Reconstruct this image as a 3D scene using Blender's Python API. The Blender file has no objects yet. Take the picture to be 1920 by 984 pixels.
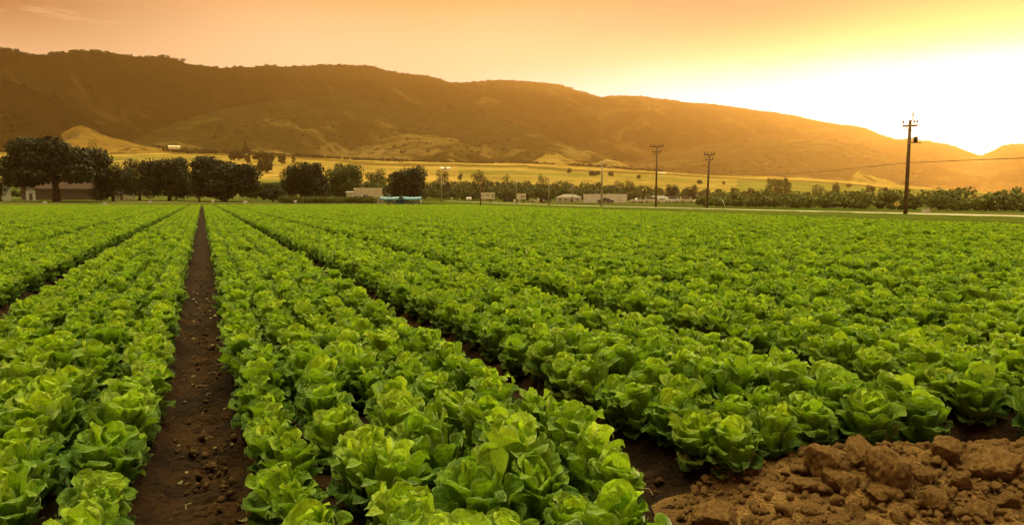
import bpy, math, random
import numpy as np
R = math.radians
rng = np.random.default_rng(7)
random.seed(7)
scene = bpy.context.scene
COL = scene.collection

# ------------------------------------------------------------------ camera
H = 1.37
PITCH = R(5.31)
F = 1280.0
cam_d = bpy.data.cameras.new('camera')
cam = bpy.data.objects.new('camera', cam_d)
COL.objects.link(cam)
cam.location = (0, 0, H)
cam.rotation_euler = (math.pi / 2 - PITCH, 0, 0)
cam_d.lens = 24.0
cam_d.sensor_width = 36.0
cam_d.clip_start = 0.05
cam_d.clip_end = 30000
scene.camera = cam

# ------------------------------------------------------------------ light
SUN_AZ, SUN_EL = R(34.2), R(5.3)
SUN_STRENGTH = 5.0
SUN_COL = (1.0, 0.78, 0.40)
SKY_GAIN = 0.82
EXPOSURE = 0.3
HAZE_DENSITY = 1.25e-4
HAZE_COL = (1.0, 0.57, 0.18)
HAZE_G = 0.60

sd = bpy.data.lights.new('sun', 'SUN')
sd.energy = SUN_STRENGTH
sd.color = SUN_COL
sd.angle = R(0.6)
sun = bpy.data.objects.new('sun', sd)
COL.objects.link(sun)
sun.rotation_euler = (math.pi / 2 - SUN_EL, 0, math.pi - SUN_AZ)
sun.location = (30, 40, 30)

w = bpy.data.worlds.new('World')
scene.world = w
w.use_nodes = True
nt = w.node_tree
nt.nodes.clear()


class NT:
    """small node builder"""
    def __init__(self, tree):
        self.t = tree

    def n(self, typ, **kw):
        nd = self.t.nodes.new(typ)
        ins = kw.pop('ins', {})
        for k, v in kw.items():
            setattr(nd, k, v)
        for k, v in ins.items():
            self.set(nd, k, v)
        return nd

    def set(self, nd, k, v):
        s = nd.inputs[k]
        if isinstance(v, bpy.types.NodeSocket):
            self.t.links.new(v, s)
        elif isinstance(v, bpy.types.Node):
            self.t.links.new(v.outputs[0], s)
        else:
            if isinstance(v, tuple) and len(v) == 3 and s.type == 'RGBA':
                v = (*v, 1)
            s.default_value = v

    def m(self, op, a, b=None, c=None, clamp=False):
        nd = self.t.nodes.new('ShaderNodeMath')
        nd.operation = op
        nd.use_clamp = clamp
        for i, v in enumerate((a, b, c)):
            if v is not None:
                self.set(nd, i, v)
        return nd.outputs[0]

    def mix(self, f, a, b, blend='MIX'):
        nd = self.t.nodes.new('ShaderNodeMix')
        nd.data_type = 'RGBA'
        nd.blend_type = blend
        self.set(nd, 0, f)
        self.set(nd, 6, a)
        self.set(nd, 7, b)
        return nd.outputs[2]

    def ramp(self, f, stops, interp='LINEAR'):
        nd = self.t.nodes.new('ShaderNodeValToRGB')
        cr = nd.color_ramp
        cr.interpolation = interp
        while len(cr.elements) < len(stops):
            cr.elements.new(0.5)
        for e, (p, c) in zip(cr.elements, stops):
            e.position = p
            e.color = (*c, 1) if len(c) == 3 else c
        self.set(nd, 0, f)
        return nd.outputs[0]

    def noise(self, scale, detail=4, rough=0.55, vec=None, dist=0.0, out=0):
        nd = self.t.nodes.new('ShaderNodeTexNoise')
        nd.inputs['Scale'].default_value = scale
        nd.inputs['Detail'].default_value = detail
        nd.inputs['Roughness'].default_value = rough
        nd.inputs['Distortion'].default_value = dist
        if vec is not None:
            self.set(nd, 'Vector', vec)
        return nd.outputs[out]

    def mapr(self, v, a, b, c=0.0, d=1.0):
        nd = self.t.nodes.new('ShaderNodeMapRange')
        nd.interpolation_type = 'SMOOTHSTEP'
        self.set(nd, 0, v)
        for i, x in enumerate((a, b, c, d)):
            nd.inputs[1 + i].default_value = x
        return nd.outputs[0]


W = NT(nt)
sky = W.n('ShaderNodeTexSky', sky_type='NISHITA', sun_disc=False)
sky.sun_elevation = SUN_EL
sky.sun_rotation = SUN_AZ
sky.air_density = 1.3
sky.dust_density = 4.0
sky.ozone_density = 0.6
tc = W.n('ShaderNodeTexCoord')
sep = W.n('ShaderNodeSeparateXYZ', ins={0: tc.outputs['Generated']})
el = W.m('ARCSINE', sep.outputs[2])
az = W.m('ARCTAN2', sep.outputs[0], sep.outputs[1])
eld = W.m('MULTIPLY', el, 180 / math.pi)
azd = W.m('SUBTRACT', W.m('MULTIPLY', az, 180 / math.pi), math.degrees(SUN_AZ))
warp = W.noise(2.2, 4, 0.6, tc.outputs['Generated'])
eln = W.m('ADD', eld, W.m('MULTIPLY', W.m('SUBTRACT', warp, 0.5), 2.0))
grad = W.ramp(W.m('DIVIDE', eln, 90.0, clamp=True), [
    (0.0, (0.97, 0.74, 0.45)), (0.10, (0.96, 0.71, 0.44)), (0.133, (0.92, 0.64, 0.38)), (0.156, (0.86, 0.52, 0.27)),
    (0.178, (0.76, 0.37, 0.12)), (0.222, (0.66, 0.28, 0.085)), (0.36, (1.0, 0.82, 0.46)), (1.0, (1.05, 0.98, 0.62))])
leftf = W.m('MULTIPLY', W.mapr(azd, -50.0, -76.0), W.mapr(eld, 6.0, 14.0))
grad = W.mix(leftf, grad, (0.16, 0.01, 0.0))
rightf = W.m('MULTIPLY', W.mapr(azd, -38.0, -8.0), W.mapr(eld, 9.5, 14.5))
grad = W.mix(rightf, grad, (0.12, 0.02, 0.13))
# upper sky dims away from the sun; low behind camera it gets added fill
vdot = W.n('ShaderNodeVectorMath', operation='DOT_PRODUCT', ins={0: tc.outputs['Generated'], 1: (math.sin(SUN_AZ) * 0.55, math.cos(SUN_AZ) * 0.55, 0.83)})
sidef = W.mapr(vdot.outputs['Value'], -0.55, 0.75, 0.42, 1.12)
sidef = W.m('ADD', W.m('MULTIPLY', sidef, W.mapr(eld, 17.0, 26.0)), W.m('MULTIPLY', W.m('SUBTRACT', 1.0, W.mapr(eld, 17.0, 26.0)), W.mapr(vdot.outputs['Value'], -0.5, 0.1, 1.6, 1.0)))
# bright bank of the sky round the low sun
ga = W.m('POWER', W.m('DIVIDE', azd, 36.0), 2.0)
ge = W.m('POWER', W.m('DIVIDE', W.m('SUBTRACT', eln, 3.5), 5.6), 2.0)
glow = W.m('POWER', 2.718, W.m('MULTIPLY', W.m('ADD', ga, ge), -1.0))
glowf = W.m('MULTIPLY', W.mapr(glow, 0.02, 0.62), W.mapr(eln, 12.8, 9.6))
base = W.mix(glowf, grad, (1.70, 1.65, 2.4))
# wide warm lift on the sun's side of the sky
ga2 = W.m('POWER', W.m('DIVIDE', azd, 62.0), 2.0)
ge2 = W.m('POWER', W.m('DIVIDE', W.m('SUBTRACT', eln, 3.0), 12.0), 2.0)
glow2 = W.m('POWER', 2.718, W.m('MULTIPLY', W.m('ADD', ga2, ge2), -1.0))
base = W.mix(W.m('MULTIPLY', glow2, 0.2), base, (1.05, 0.85, 0.76))
# thin wisps high on the far side
mp = W.n('ShaderNodeMapping', ins={0: tc.outputs['Generated']})
mp.inputs['Scale'].default_value = (3.0, 3.0, 34.0)
wisp = W.noise(2.6, 6, 0.62, mp.outputs[0], 0.4)
wm = W.mapr(wisp, 0.57, 0.74)
wz = W.m('MULTIPLY', W.mapr(eld, 9.0, 12.0), W.mapr(azd, -48.0, -66.0))
base = W.mix(W.m('MULTIPLY', W.m('MULTIPLY', wm, wz), 0.45), base, (1.0, 0.70, 0.38))
# core of the glow round the sun itself
co = W.m('ADD', W.m('POWER', W.m('DIVIDE', azd, 4.0), 2.0), W.m('POWER', W.m('DIVIDE', W.m('SUBTRACT', eld, 4.6), 3.0), 2.0))
core = W.m('MULTIPLY', W.m('POWER', 2.718, W.m('MULTIPLY', co, -1.0)), 3.0)
mul = W.n('ShaderNodeVectorMath', operation='SCALE')
W.set(mul, 0, (1.0, 0.85, 0.6))
W.set(mul, 'Scale', core)
add0 = W.n('ShaderNodeVectorMath', operation='ADD', ins={0: base, 1: mul.outputs[0]})
# added bright lobe overhead, out of view, to light the crop from above
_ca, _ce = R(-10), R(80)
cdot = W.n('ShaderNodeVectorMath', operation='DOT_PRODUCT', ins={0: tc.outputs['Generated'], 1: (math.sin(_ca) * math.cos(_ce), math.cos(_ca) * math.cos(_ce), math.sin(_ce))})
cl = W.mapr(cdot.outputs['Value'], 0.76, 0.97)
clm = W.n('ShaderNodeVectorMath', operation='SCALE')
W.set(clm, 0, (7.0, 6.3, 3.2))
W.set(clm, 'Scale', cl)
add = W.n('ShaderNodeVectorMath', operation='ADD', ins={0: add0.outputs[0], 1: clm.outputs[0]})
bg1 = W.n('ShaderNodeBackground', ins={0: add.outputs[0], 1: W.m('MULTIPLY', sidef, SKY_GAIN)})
skt = W.mix(1.0, sky.outputs[0], (0.28, 0.18, 0.12), 'MULTIPLY')
bg2 = W.n('ShaderNodeBackground', ins={0: skt, 1: 0.05})
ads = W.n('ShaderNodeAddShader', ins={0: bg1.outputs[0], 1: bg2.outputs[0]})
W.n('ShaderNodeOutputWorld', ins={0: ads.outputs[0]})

scene.view_settings.view_transform = 'Standard'
scene.view_settings.look = 'None'
scene.view_settings.gamma = 1.0
scene.view_settings.exposure = EXPOSURE
scene.view_settings.use_curve_mapping = False
cy = scene.cycles
cy.use_denoising = True
cy.max_bounces = 6
cy.diffuse_bounces = 3
cy.glossy_bounces = 1
cy.transmission_bounces = 4
cy.volume_bounces = 1
cy.transparent_max_bounces = 8
cy.sample_clamp_indirect = 4.0
cy.caustics_reflective = False
cy.caustics_refractive = False

# ------------------------------------------------------------------ geometry helpers
cp_, sp_ = math.cos(PITCH), math.sin(PITCH)


def ray(px, py):
    """world direction of a picture point (1920 x 984), y forward = 1 after scaling to unit horizontal length"""
    x = (px - 960.0) / F
    u = (492.0 - py) / F
    d = np.array([x, cp_ + u * sp_, u * cp_ - sp_], float)
    return d / math.hypot(d[0], d[1])


def az_of(px):
    return math.atan2((px - 960.0) / F, cp_ + 120 / F * sp_)


def far_r(r):
    return r if r < 640 else 500 + (r - 640) * 0.64


def at(px, r, py=None, z=None):
    d = ray(px, 372 if py is None else py)
    x, y = d[0] * r, d[1] * r
    return (x, y, (H + d[2] * r) if py is not None else (ground_z(x, y) if z is None else z))


def zray(px, py, r):
    return H + ray(px, py)[2] * r


_perm = rng.random((256, 256))


def vnoise(x, y):
    x = np.asarray(x, float); y = np.asarray(y, float)
    xi = np.floor(x).astype(int); yi = np.floor(y).astype(int)
    fx = x - xi; fy = y - yi
    fx = fx * fx * (3 - 2 * fx); fy = fy * fy * (3 - 2 * fy)
    g = lambda a, b: _perm[a & 255, b & 255]
    return (g(xi, yi) * (1 - fx) + g(xi + 1, yi) * fx) * (1 - fy) + (g(xi, yi + 1) * (1 - fx) + g(xi + 1, yi + 1) * fx) * fy


def fbm(x, y, o=5, ridged=False, gain=0.5):
    s = 0; a = 1; t = 0
    for k in range(o):
        v = vnoise(x * 2 ** k + 17.3 * k, y * 2 ** k + 9.1 * k)
        if ridged:
            v = 1 - abs(2 * v - 1)
        s = s + v * a; t += a; a *= gain
    return s / t


def new_mesh(name, verts, faces, smooth=False, mats=(), uv=None, attrs=None):
    me = bpy.data.meshes.new(name)
    verts = np.asarray(verts, float)
    if isinstance(faces, np.ndarray):
        nf, k = faces.shape
        me.vertices.add(len(verts))
        me.vertices.foreach_set('co', verts.astype(np.float32).ravel())
        me.loops.add(nf * k)
        me.loops.foreach_set('vertex_index', faces.astype(np.int32).ravel())
        me.polygons.add(nf)
        me.polygons.foreach_set('loop_start', np.arange(0, nf * k, k, dtype=np.int32))
        me.polygons.foreach_set('loop_total', np.full(nf, k, dtype=np.int32))
    else:
        me.from_pydata([tuple(v) for v in verts], [], faces)
    if smooth:
        me.polygons.foreach_set('use_smooth', np.ones(len(me.polygons), bool))
    me.update(calc_edges=True)
    if uv is not None:
        l = me.uv_layers.new(name='UVMap')
        vi = np.empty(len(me.loops), np.int32); me.loops.foreach_get('vertex_index', vi)
        l.data.foreach_set('uv', np.asarray(uv, np.float32)[vi].ravel())
    for an, (typ, data) in (attrs or {}).items():
        a = me.attributes.new(an, typ, 'POINT')
        if typ == 'FLOAT':
            a.data.foreach_set('value', np.asarray(data, np.float32))
        elif typ == 'INT':
            a.data.foreach_set('value', np.asarray(data, np.int32))
        elif typ == 'FLOAT_VECTOR':
            a.data.foreach_set('vector', np.asarray(data, np.float32).ravel())
        elif typ == 'FLOAT_COLOR':
            a.data.foreach_set('color', np.asarray(data, np.float32).ravel())
    for m in mats:
        me.materials.append(m)
    return me


def obj(name, me, parent=None, loc=None, link=True):
    o = bpy.data.objects.new(name, me)
    if link:
        COL.objects.link(o)
    if parent is not None:
        o.parent = parent
    if loc is not None:
        o.location = loc
    return o


def tag(o, label=None, cat=None, group=None, kind=None):
    if label: o['label'] = label
    if cat: o['category'] = cat
    if group: o['group'] = group
    if kind: o['kind'] = kind
    return o


def empty(name, loc, rz=0.0):
    o = bpy.data.objects.new(name, None)
    COL.objects.link(o)
    o.location = loc
    o.rotation_euler = (0, 0, rz)
    o.empty_display_size = 0.3
    return o


class MB:
    """collects boxes, tubes and polygons into one mesh"""
    def __init__(self):
        self.v = []; self.f = []

    def add(self, vs, fs):
        o = len(self.v)
        self.v += [tuple(v) for v in vs]
        self.f += [tuple(i + o for i in f) for f in fs]

    def box(self, x0, x1, y0, y1, z0, z1):
        self.add([(x0, y0, z0), (x1, y0, z0), (x1, y1, z0), (x0, y1, z0), (x0, y0, z1), (x1, y0, z1), (x1, y1, z1), (x0, y1, z1)],
                 [(0, 3, 2, 1), (4, 5, 6, 7), (0, 1, 5, 4), (1, 2, 6, 5), (2, 3, 7, 6), (3, 0, 4, 7)])
        return self

    def tube(self, pts, rad, n=8, cap=True):
        pts = [np.array(p, float) for p in pts]
        if not hasattr(rad, '__len__'):
            rad = [rad] * len(pts)
        vs = []; fs = []
        for i, p in enumerate(pts):
            d = pts[min(i + 1, len(pts) - 1)] - pts[max(i - 1, 0)]
            d = d / (np.linalg.norm(d) + 1e-9)
            a = np.cross(d, (0, 0, 1)) if abs(d[2]) < 0.95 else np.cross(d, (0, 1, 0))
            a /= np.linalg.norm(a); b = np.cross(d, a)
            for k in range(n):
                t = 2 * math.pi * k / n
                vs.append(p + (a * math.cos(t) + b * math.sin(t)) * rad[i])
        for i in range(len(pts) - 1):
            for k in range(n):
                k2 = (k + 1) % n
                fs.append((i * n + k, i * n + k2, (i + 1) * n + k2, (i + 1) * n + k))
        if cap:
            fs.append(tuple(range(n))[::-1]); fs.append(tuple((len(pts) - 1) * n + k for k in range(n)))
        self.add(vs, fs)
        return self

    def prism(self, poly, y0, y1):
        """poly in x,z extruded along y"""
        n = len(poly)
        vs = [(x, y0, z) for x, z in poly] + [(x, y1, z) for x, z in poly]
        fs = [tuple(range(n)), tuple(range(n, 2 * n))[::-1]] + [(i, i + n, (i + 1) % n + n, (i + 1) % n) for i in range(n)]
        self.add(vs, fs)
        return self

    def build(self, name, mat, parent=None, smooth=False, loc=None):
        me = new_mesh(name, self.v, self.f, smooth, [mat])
        return obj(name, me, parent, loc)


# ------------------------------------------------------------------ materials
def mat(name, col=(0.5, 0.5, 0.5), rough=0.8, var=0.0, scale=5.0, col2=None, bump=0.0, bscale=20.0, spec=0.3, coord='Object', metal=0.0):
    m = bpy.data.materials.new(name)
    m.use_nodes = True
    t = m.node_tree; t.nodes.clear()
    N = NT(t)
    tcn = N.n('ShaderNodeTexCoord')
    vec = tcn.outputs[coord]
    c = col
    if var > 0:
        nz = N.noise(scale, 5, 0.6, vec)
        c = N.mix(N.mapr(nz, 0.35, 0.65), tuple(x * (1 - var) for x in col), tuple(min(1, x * (1 + var)) for x in (col2 or col)))
    bs = N.n('ShaderNodeBsdfPrincipled', ins={'Base Color': c, 'Roughness': rough, 'Specular IOR Level': spec, 'Metallic': metal})
    if bump > 0:
        b = N.n('ShaderNodeBump', ins={'Height': N.noise(bscale, 4, 0.6, vec), 'Strength': bump, 'Distance': 0.05})
        N.set(bs, 'Normal', b.outputs[0])
    N.n('ShaderNodeOutputMaterial', ins={0: bs.outputs[0]})
    return m


def make_leaf_mat():
    m = bpy.data.materials.new('lettuce_leaf')
    m.use_nodes = True
    t = m.node_tree; t.nodes.clear()
    N = NT(t)
    uv = N.n('ShaderNodeUVMap').outputs[0]
    s = N.n('ShaderNodeSeparateXYZ', ins={0: uv})
    u, v = s.outputs[0], s.outputs[1]
    tone = N.n('ShaderNodeAttribute', attribute_name='tone').outputs['Fac']
    lr = N.n('ShaderNodeAttribute', attribute_name='leafrand').outputs['Fac']
    oi = N.n('ShaderNodeObjectInfo').outputs['Random']
    au = N.m('ABSOLUTE', N.m('SUBTRACT', u, 0.5))        # 0 at midrib .. 0.5 at edge
    tcn = N.n('ShaderNodeTexCoord')
    nz = N.noise(28, 3, 0.6, tcn.outputs['Object'])
    nz2 = N.noise(70, 2, 0.5, tcn.outputs['Object'])
    # midrib, narrowing to the tip
    ribw = N.m('MULTIPLY_ADD', v, -0.045, 0.055)
    rib = N.m('SUBTRACT', 1.0, N.m('DIVIDE', au, ribw, clamp=True), clamp=True)
    # side veins sweep up and outwards
    ph = N.m('MULTIPLY_ADD', au, -1.5, N.m('MULTIPLY_ADD', nz, 0.12, v))
    fr = N.m('FRACT', N.m('MULTIPLY', ph, 6.5))
    tri = N.m('ABSOLUTE', N.m('SUBTRACT', fr, 0.5))
    vein = N.mapr(tri, 0.06, 0.0)
    fr2 = N.m('FRACT', N.m('MULTIPLY', N.m('MULTIPLY_ADD', au, 2.2, N.m('MULTIPLY_ADD', nz2, 0.1, v)), 11.0))
    vein2 = N.mapr(N.m('ABSOLUTE', N.m('SUBTRACT', fr2, 0.5)), 0.09, 0.0)
    veins = N.m('MAXIMUM', N.m('MULTIPLY', vein, 0.6), N.m('MAXIMUM', rib, N.m('MULTIPLY', vein2, 0.25)))
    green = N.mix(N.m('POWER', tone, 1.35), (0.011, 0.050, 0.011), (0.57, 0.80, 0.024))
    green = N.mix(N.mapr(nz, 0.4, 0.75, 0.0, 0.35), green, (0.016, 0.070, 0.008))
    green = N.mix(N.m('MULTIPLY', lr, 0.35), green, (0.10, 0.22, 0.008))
    hue = N.n('ShaderNodeHueSaturation', ins={'Color': green, 'Hue': N.m('MULTIPLY_ADD', oi, -0.032, 0.519), 'Saturation': 1.0,
                                             'Value': N.m('MULTIPLY_ADD', oi, 0.5, 0.78)})
    old = N.m('MULTIPLY', N.m('GREATER_THAN', lr, 0.93), N.m('MULTIPLY', N.mapr(tone, 0.30, 0.05), N.mapr(oi, 0.45, 0.6)))
    edge = N.mapr(au, 0.455, 0.5)
    c = N.mix(N.m('MULTIPLY', veins, 0.75), hue.outputs[0], (0.22, 0.34, 0.09))
    c = N.mix(N.m('MULTIPLY', edge, 0.6), c, (0.40, 0.52, 0.20))
    c = N.mix(N.m('MULTIPLY', old, 0.65), c, (0.34, 0.27, 0.06))
    vo = N.n('ShaderNodeTexVoronoi', feature='SMOOTH_F1', ins={'Scale': 72.0, 'Vector': tcn.outputs['Object']})
    hgt = N.m('SUBTRACT', N.m('MULTIPLY', vo.outputs['Distance'], -0.9), N.m('MULTIPLY', veins, 0.8))
    bmp = N.n('ShaderNodeBump', ins={'Height': hgt, 'Strength': 0.6, 'Distance': 0.016})
    bs = N.n('ShaderNodeBsdfPrincipled', ins={'Base Color': c, 'Roughness': 0.6, 'Specular IOR Level': 0.2, 'Normal': bmp.outputs[0]})
    tcol = N.mix(0.5, c, (0.36, 0.62, 0.01))
    tr = N.n('ShaderNodeBsdfTranslucent', ins={'Color': tcol, 'Normal': bmp.outputs[0]})
    mx = N.n('ShaderNodeMixShader', ins={0: N.m('MULTIPLY_ADD', tone, 0.28, 0.24), 1: bs.outputs[0], 2: tr.outputs[0]})
    N.n('ShaderNodeOutputMaterial', ins={0: mx.outputs[0]})
    return m


def make_soil_mat(name, dark, light, scale=3.0, rough=0.95, bump=1.0):
    m = bpy.data.materials.new(name)
    m.use_nodes = True
    t = m.node_tree; t.nodes.clear()
    N = NT(t)
    vec = N.n('ShaderNodeTexCoord').outputs['Object']
    n1 = N.noise(scale, 8, 0.65, vec)
    n2 = N.noise(scale * 14, 5, 0.7, vec)
    c = N.mix(N.mapr(n1, 0.35, 0.68), dark, light)
    c = N.mix(N.mapr(n2, 0.3, 0.7, 0.0, 0.5), c, tuple(x * 0.45 for x in dark))
    vo = N.n('ShaderNodeTexVoronoi', ins={'Scale': scale * 18, 'Vector': vec})
    c = N.mix(N.mapr(vo.outputs['Distance'], 0.0, 0.12, 0.25, 0.0), c, tuple(min(1, x * 1.9) for x in light))
    h = N.m('ADD', N.m('MULTIPLY', n2, 0.7), N.m('MULTIPLY', vo.outputs['Distance'], -0.5))
    b = N.n('ShaderNodeBump', ins={'Height': h, 'Strength': bump, 'Distance': 0.035})
    bs = N.n('ShaderNodeBsdfPrincipled', ins={'Base Color': c, 'Roughness': rough, 'Specular IOR Level': 0.15, 'Normal': b.outputs[0]})
    N.n('ShaderNodeOutputMaterial', ins={0: bs.outputs[0]})
    return m


def make_foliage_mat(name, a, b, trans=0.25, scale=0.25):
    m = bpy.data.materials.new(name)
    m.use_nodes = True
    t = m.node_tree; t.nodes.clear()
    N = NT(t)
    geo = N.n('ShaderNodeNewGeometry')
    n1 = N.noise(scale, 3, 0.6, geo.outputs['Position'])
    rnd = geo.outputs['Random Per Island']
    c = N.mix(N.mapr(N.m('MULTIPLY_ADD', rnd, 0.35, n1), 0.35, 0.95), a, b)
    bs = N.n('ShaderNodeBsdfPrincipled', ins={'Base Color': c, 'Roughness': 0.7, 'Specular IOR Level': 0.2})
    tr = N.n('ShaderNodeBsdfTranslucent', ins={'Color': c})
    mx = N.n('ShaderNodeMixShader', ins={0: trans, 1: bs.outputs[0], 2: tr.outputs[0]})
    N.n('ShaderNodeOutputMaterial', ins={0: mx.outputs[0]})
    return m


def make_vcol_mat(name, bump=0.6, bscale=0.15, varscale=0.02, rough=0.9, dist=2.0, speck=None):
    m = bpy.data.materials.new(name)
    m.use_nodes = True
    t = m.node_tree; t.nodes.clear()
    N = NT(t)
    vec = N.n('ShaderNodeTexCoord').outputs['Object']
    c = N.n('ShaderNodeAttribute', attribute_name='albedo').outputs['Color']
    n1 = N.noise(varscale, 8, 0.62, vec)
    n2 = N.noise(bscale, 5, 0.65, vec)
    c = N.mix(N.mapr(n1, 0.3, 0.7, 0.0, 1.0), N.mix(1.0, c, (0.72, 0.74, 0.66), 'MULTIPLY'), N.mix(1.0, c, (1.25, 1.2, 1.2), 'MULTIPLY'))
    if speck:
        vo = N.n('ShaderNodeTexVoronoi', ins={'Scale': speck[0], 'Vector': vec, 'Randomness': 1.0})
        k = N.m('MULTIPLY', N.mapr(vo.outputs['Distance'], speck[1], speck[1] * 0.6), N.mapr(n1, 0.42, 0.56))
        c = N.mix(N.m('MULTIPLY', k, speck[3]), c, speck[2])
    b = N.n('ShaderNodeBump', ins={'Height': n2, 'Strength': bump, 'Distance': dist})
    bs = N.n('ShaderNodeBsdfDiffuse', ins={'Color': c, 'Roughness': 0.6, 'Normal': b.outputs[0]})
    N.n('ShaderNodeOutputMaterial', ins={0: bs.outputs[0]})
    return m


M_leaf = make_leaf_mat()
M_soil = make_soil_mat('furrow_soil', (0.014, 0.0066, 0.0014), (0.056, 0.026, 0.006), 2.2)
M_crumb = make_soil_mat('crumbled_path_soil', (0.050, 0.027, 0.008), (0.11, 0.062, 0.02), 0.9, bump=0.3)
M_clod = make_soil_mat('dry_clod', (0.28, 0.148, 0.042), (0.60, 0.36, 0.12), 5.0, bump=0.9)
M_mound = make_soil_mat('heaped_soil', (0.125, 0.064, 0.019), (0.36, 0.205, 0.065), 4.0, bump=1.0)
M_ground = make_vcol_mat('open_land', 0.6, 0.25, 0.012, 0.95, 0.6)
M_hill = make_vcol_mat('chaparral_slope', 1.0, 0.035, 0.006, 0.95, 14.0, speck=(0.045, 0.48, (0.020, 0.019, 0.007), 0.85))
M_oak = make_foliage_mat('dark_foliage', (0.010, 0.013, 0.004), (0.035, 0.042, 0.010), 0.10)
M_oak2 = make_foliage_mat('olive_foliage', (0.032, 0.048, 0.010), (0.095, 0.115, 0.022), 0.15)
M_bush = make_foliage_mat('scrub_foliage', (0.012, 0.014, 0.004), (0.040, 0.038, 0.010), 0.15)
M_hedge = make_foliage_mat('hedge_foliage', (0.07, 0.085, 0.016), (0.17, 0.19, 0.035), 0.2)
M_bark = mat('bark', (0.10, 0.07, 0.045), 0.95, 0.4, 3.0)
M_pole = mat('weathered_pole_wood', (0.13, 0.075, 0.04), 0.9, 0.35, 2.0)
M_polepale = mat('pale_pole_wood', (0.30, 0.25, 0.16), 0.9, 0.3, 2.0)
M_metal = mat('galvanised_metal', (0.45, 0.45, 0.42), 0.45, 0.2, 4.0, spec=0.5)
M_dark = mat('dark_rubber', (0.02, 0.02, 0.022), 0.7, 0.2, 4.0)
M_white = mat('white_paint', (0.80, 0.79, 0.72), 0.6, 0.08, 1.0)
M_cream = mat('cream_render', (0.74, 0.68, 0.46), 0.8, 0.1, 0.7)
M_roofgrey = mat('grey_shingle', (0.24, 0.22, 0.17), 0.9, 0.2, 2.0)
M_roofbrown = mat('brown_shingle', (0.060, 0.032, 0.018), 0.9, 0.2, 2.0)
M_wallbrown = mat('brown_timber_wall', (0.16, 0.12, 0.08), 0.85, 0.2, 2.0)  # plain brown timber for walls, doors and one pickup
M_glass = mat('window_glass', (0.05, 0.06, 0.07), 0.15, 0.0, spec=0.6)
M_blue = mat('blue_sheet', (0.13, 0.33, 0.42), 0.5, 0.2, 1.5)
M_bluedark = mat('dark_blue_sheet', (0.03, 0.10, 0.15), 0.6, 0.2, 1.5)
M_road = mat('pale_road', (0.30, 0.29, 0.14), 0.9, 0.12, 0.6)
M_sign = mat('cream_sign_board', (0.78, 0.74, 0.50), 0.7, 0.06, 1.0)
M_ink = mat('dark_sign_lettering', (0.12, 0.14, 0.08), 0.8)
M_wire = mat('wire', (0.05, 0.035, 0.025), 0.7)
M_yellow = mat('yellow_sign', (0.65, 0.5, 0.08), 0.6)
M_straw = mat('dry_stalk', (0.42, 0.33, 0.16), 0.85)

# ------------------------------------------------------------------ land
PXS = np.array([-700, -300, 0, 300, 550, 700, 870, 1000, 1130, 1300, 1500, 1700, 1920, 2200, 2600], float)
AZS = np.array([az_of(p) for p in PXS])
RINGS = np.array([0, 118, 250, 340, 500, 1050, 1800], float)
# picture height at which each ring's ground shows
PY250 = [372, 372, 372, 372.5, 373, 374, 377.5, 378.5, 379.5, 380, 380, 381, 382, 382, 382]
PY380 = [366, 366, 366, 367, 368, 369, 371, 372, 373, 374, 375, 376, 377, 377, 377]
PY640 = [335, 335, 335, 335, 337, 340, 346, 349, 351, 354, 359, 364, 370, 372, 374]
PY1500 = [289, 288, 287, 284, 292, 301, 306, 307, 313, 327, 333, 350, 366, 368, 370]


def _z(py_list, r):
    return np.array([zray(p, q, r) for p, q in zip(PXS, py_list)])


ZR = np.stack([np.zeros(len(PXS)), np.zeros(len(PXS)), _z(PY250, 250), _z(PY380, 340), _z(PY640, 500), _z(PY1500, 1050), _z(PY1500, 1050) * 1.5])


def ground_z(x, y):
    x = np.asarray(x, float); y = np.asarray(y, float)
    r = np.hypot(x, y)
    a = np.arctan2(x, y)
    cols = np.stack([np.interp(a, AZS, ZR[i]) for i in range(len(RINGS))])
    k = np.clip(np.searchsorted(RINGS, r, side='right') - 1, 0, len(RINGS) - 2)
    t = np.clip((r - RINGS[k]) / (RINGS[k + 1] - RINGS[k]), 0, 1)
    if cols.ndim == 1:
        z = cols[k] * (1 - t) + cols[k + 1] * t
    else:
        idx = np.indices(k.shape)
        z = cols[(k, *idx)] * (1 - t) + cols[(k + 1, *idx)] * t
    fade = np.clip((R(100) - np.abs(a)) / R(40), 0, 1)
    z = z * fade
    return float(z) if np.ndim(z) == 0 else z


ROW_AZ = -math.atan2(581 / F, cp_ + (492 - 373) / F * sp_)
ROAD_AZ = -math.atan2(407 / F, cp_ + (492 - 373) / F * sp_)
RD = np.array([math.sin(ROW_AZ), math.cos(ROW_AZ)]); RL = np.array([math.cos(ROW_AZ), -math.sin(ROW_AZ)])
KD = np.array([math.sin(ROAD_AZ), math.cos(ROAD_AZ)]); KL = np.array([math.cos(ROAD_AZ), -math.sin(ROAD_AZ)])
FIELD_END = 114.0
FIELD_SIDE = 27.5
BED = 1.86
FUR0 = -0.035


def in_field(x, y, m=0.0):
    return (y < FIELD_END - m) & ((x * KL[0] + y * KL[1]) < FIELD_SIDE - m) & (x > -125)


def grid_faces(nr, nc, wrap=False):
    i = np.arange(nr - 1)[:, None]; j = np.arange(nc - (0 if wrap else 1))[None, :]
    j2 = (j + 1) % nc
    return np.stack([i * nc + j, i * nc + j2, (i + 1) * nc + j2, (i + 1) * nc + j], -1).reshape(-1, 4)


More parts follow.
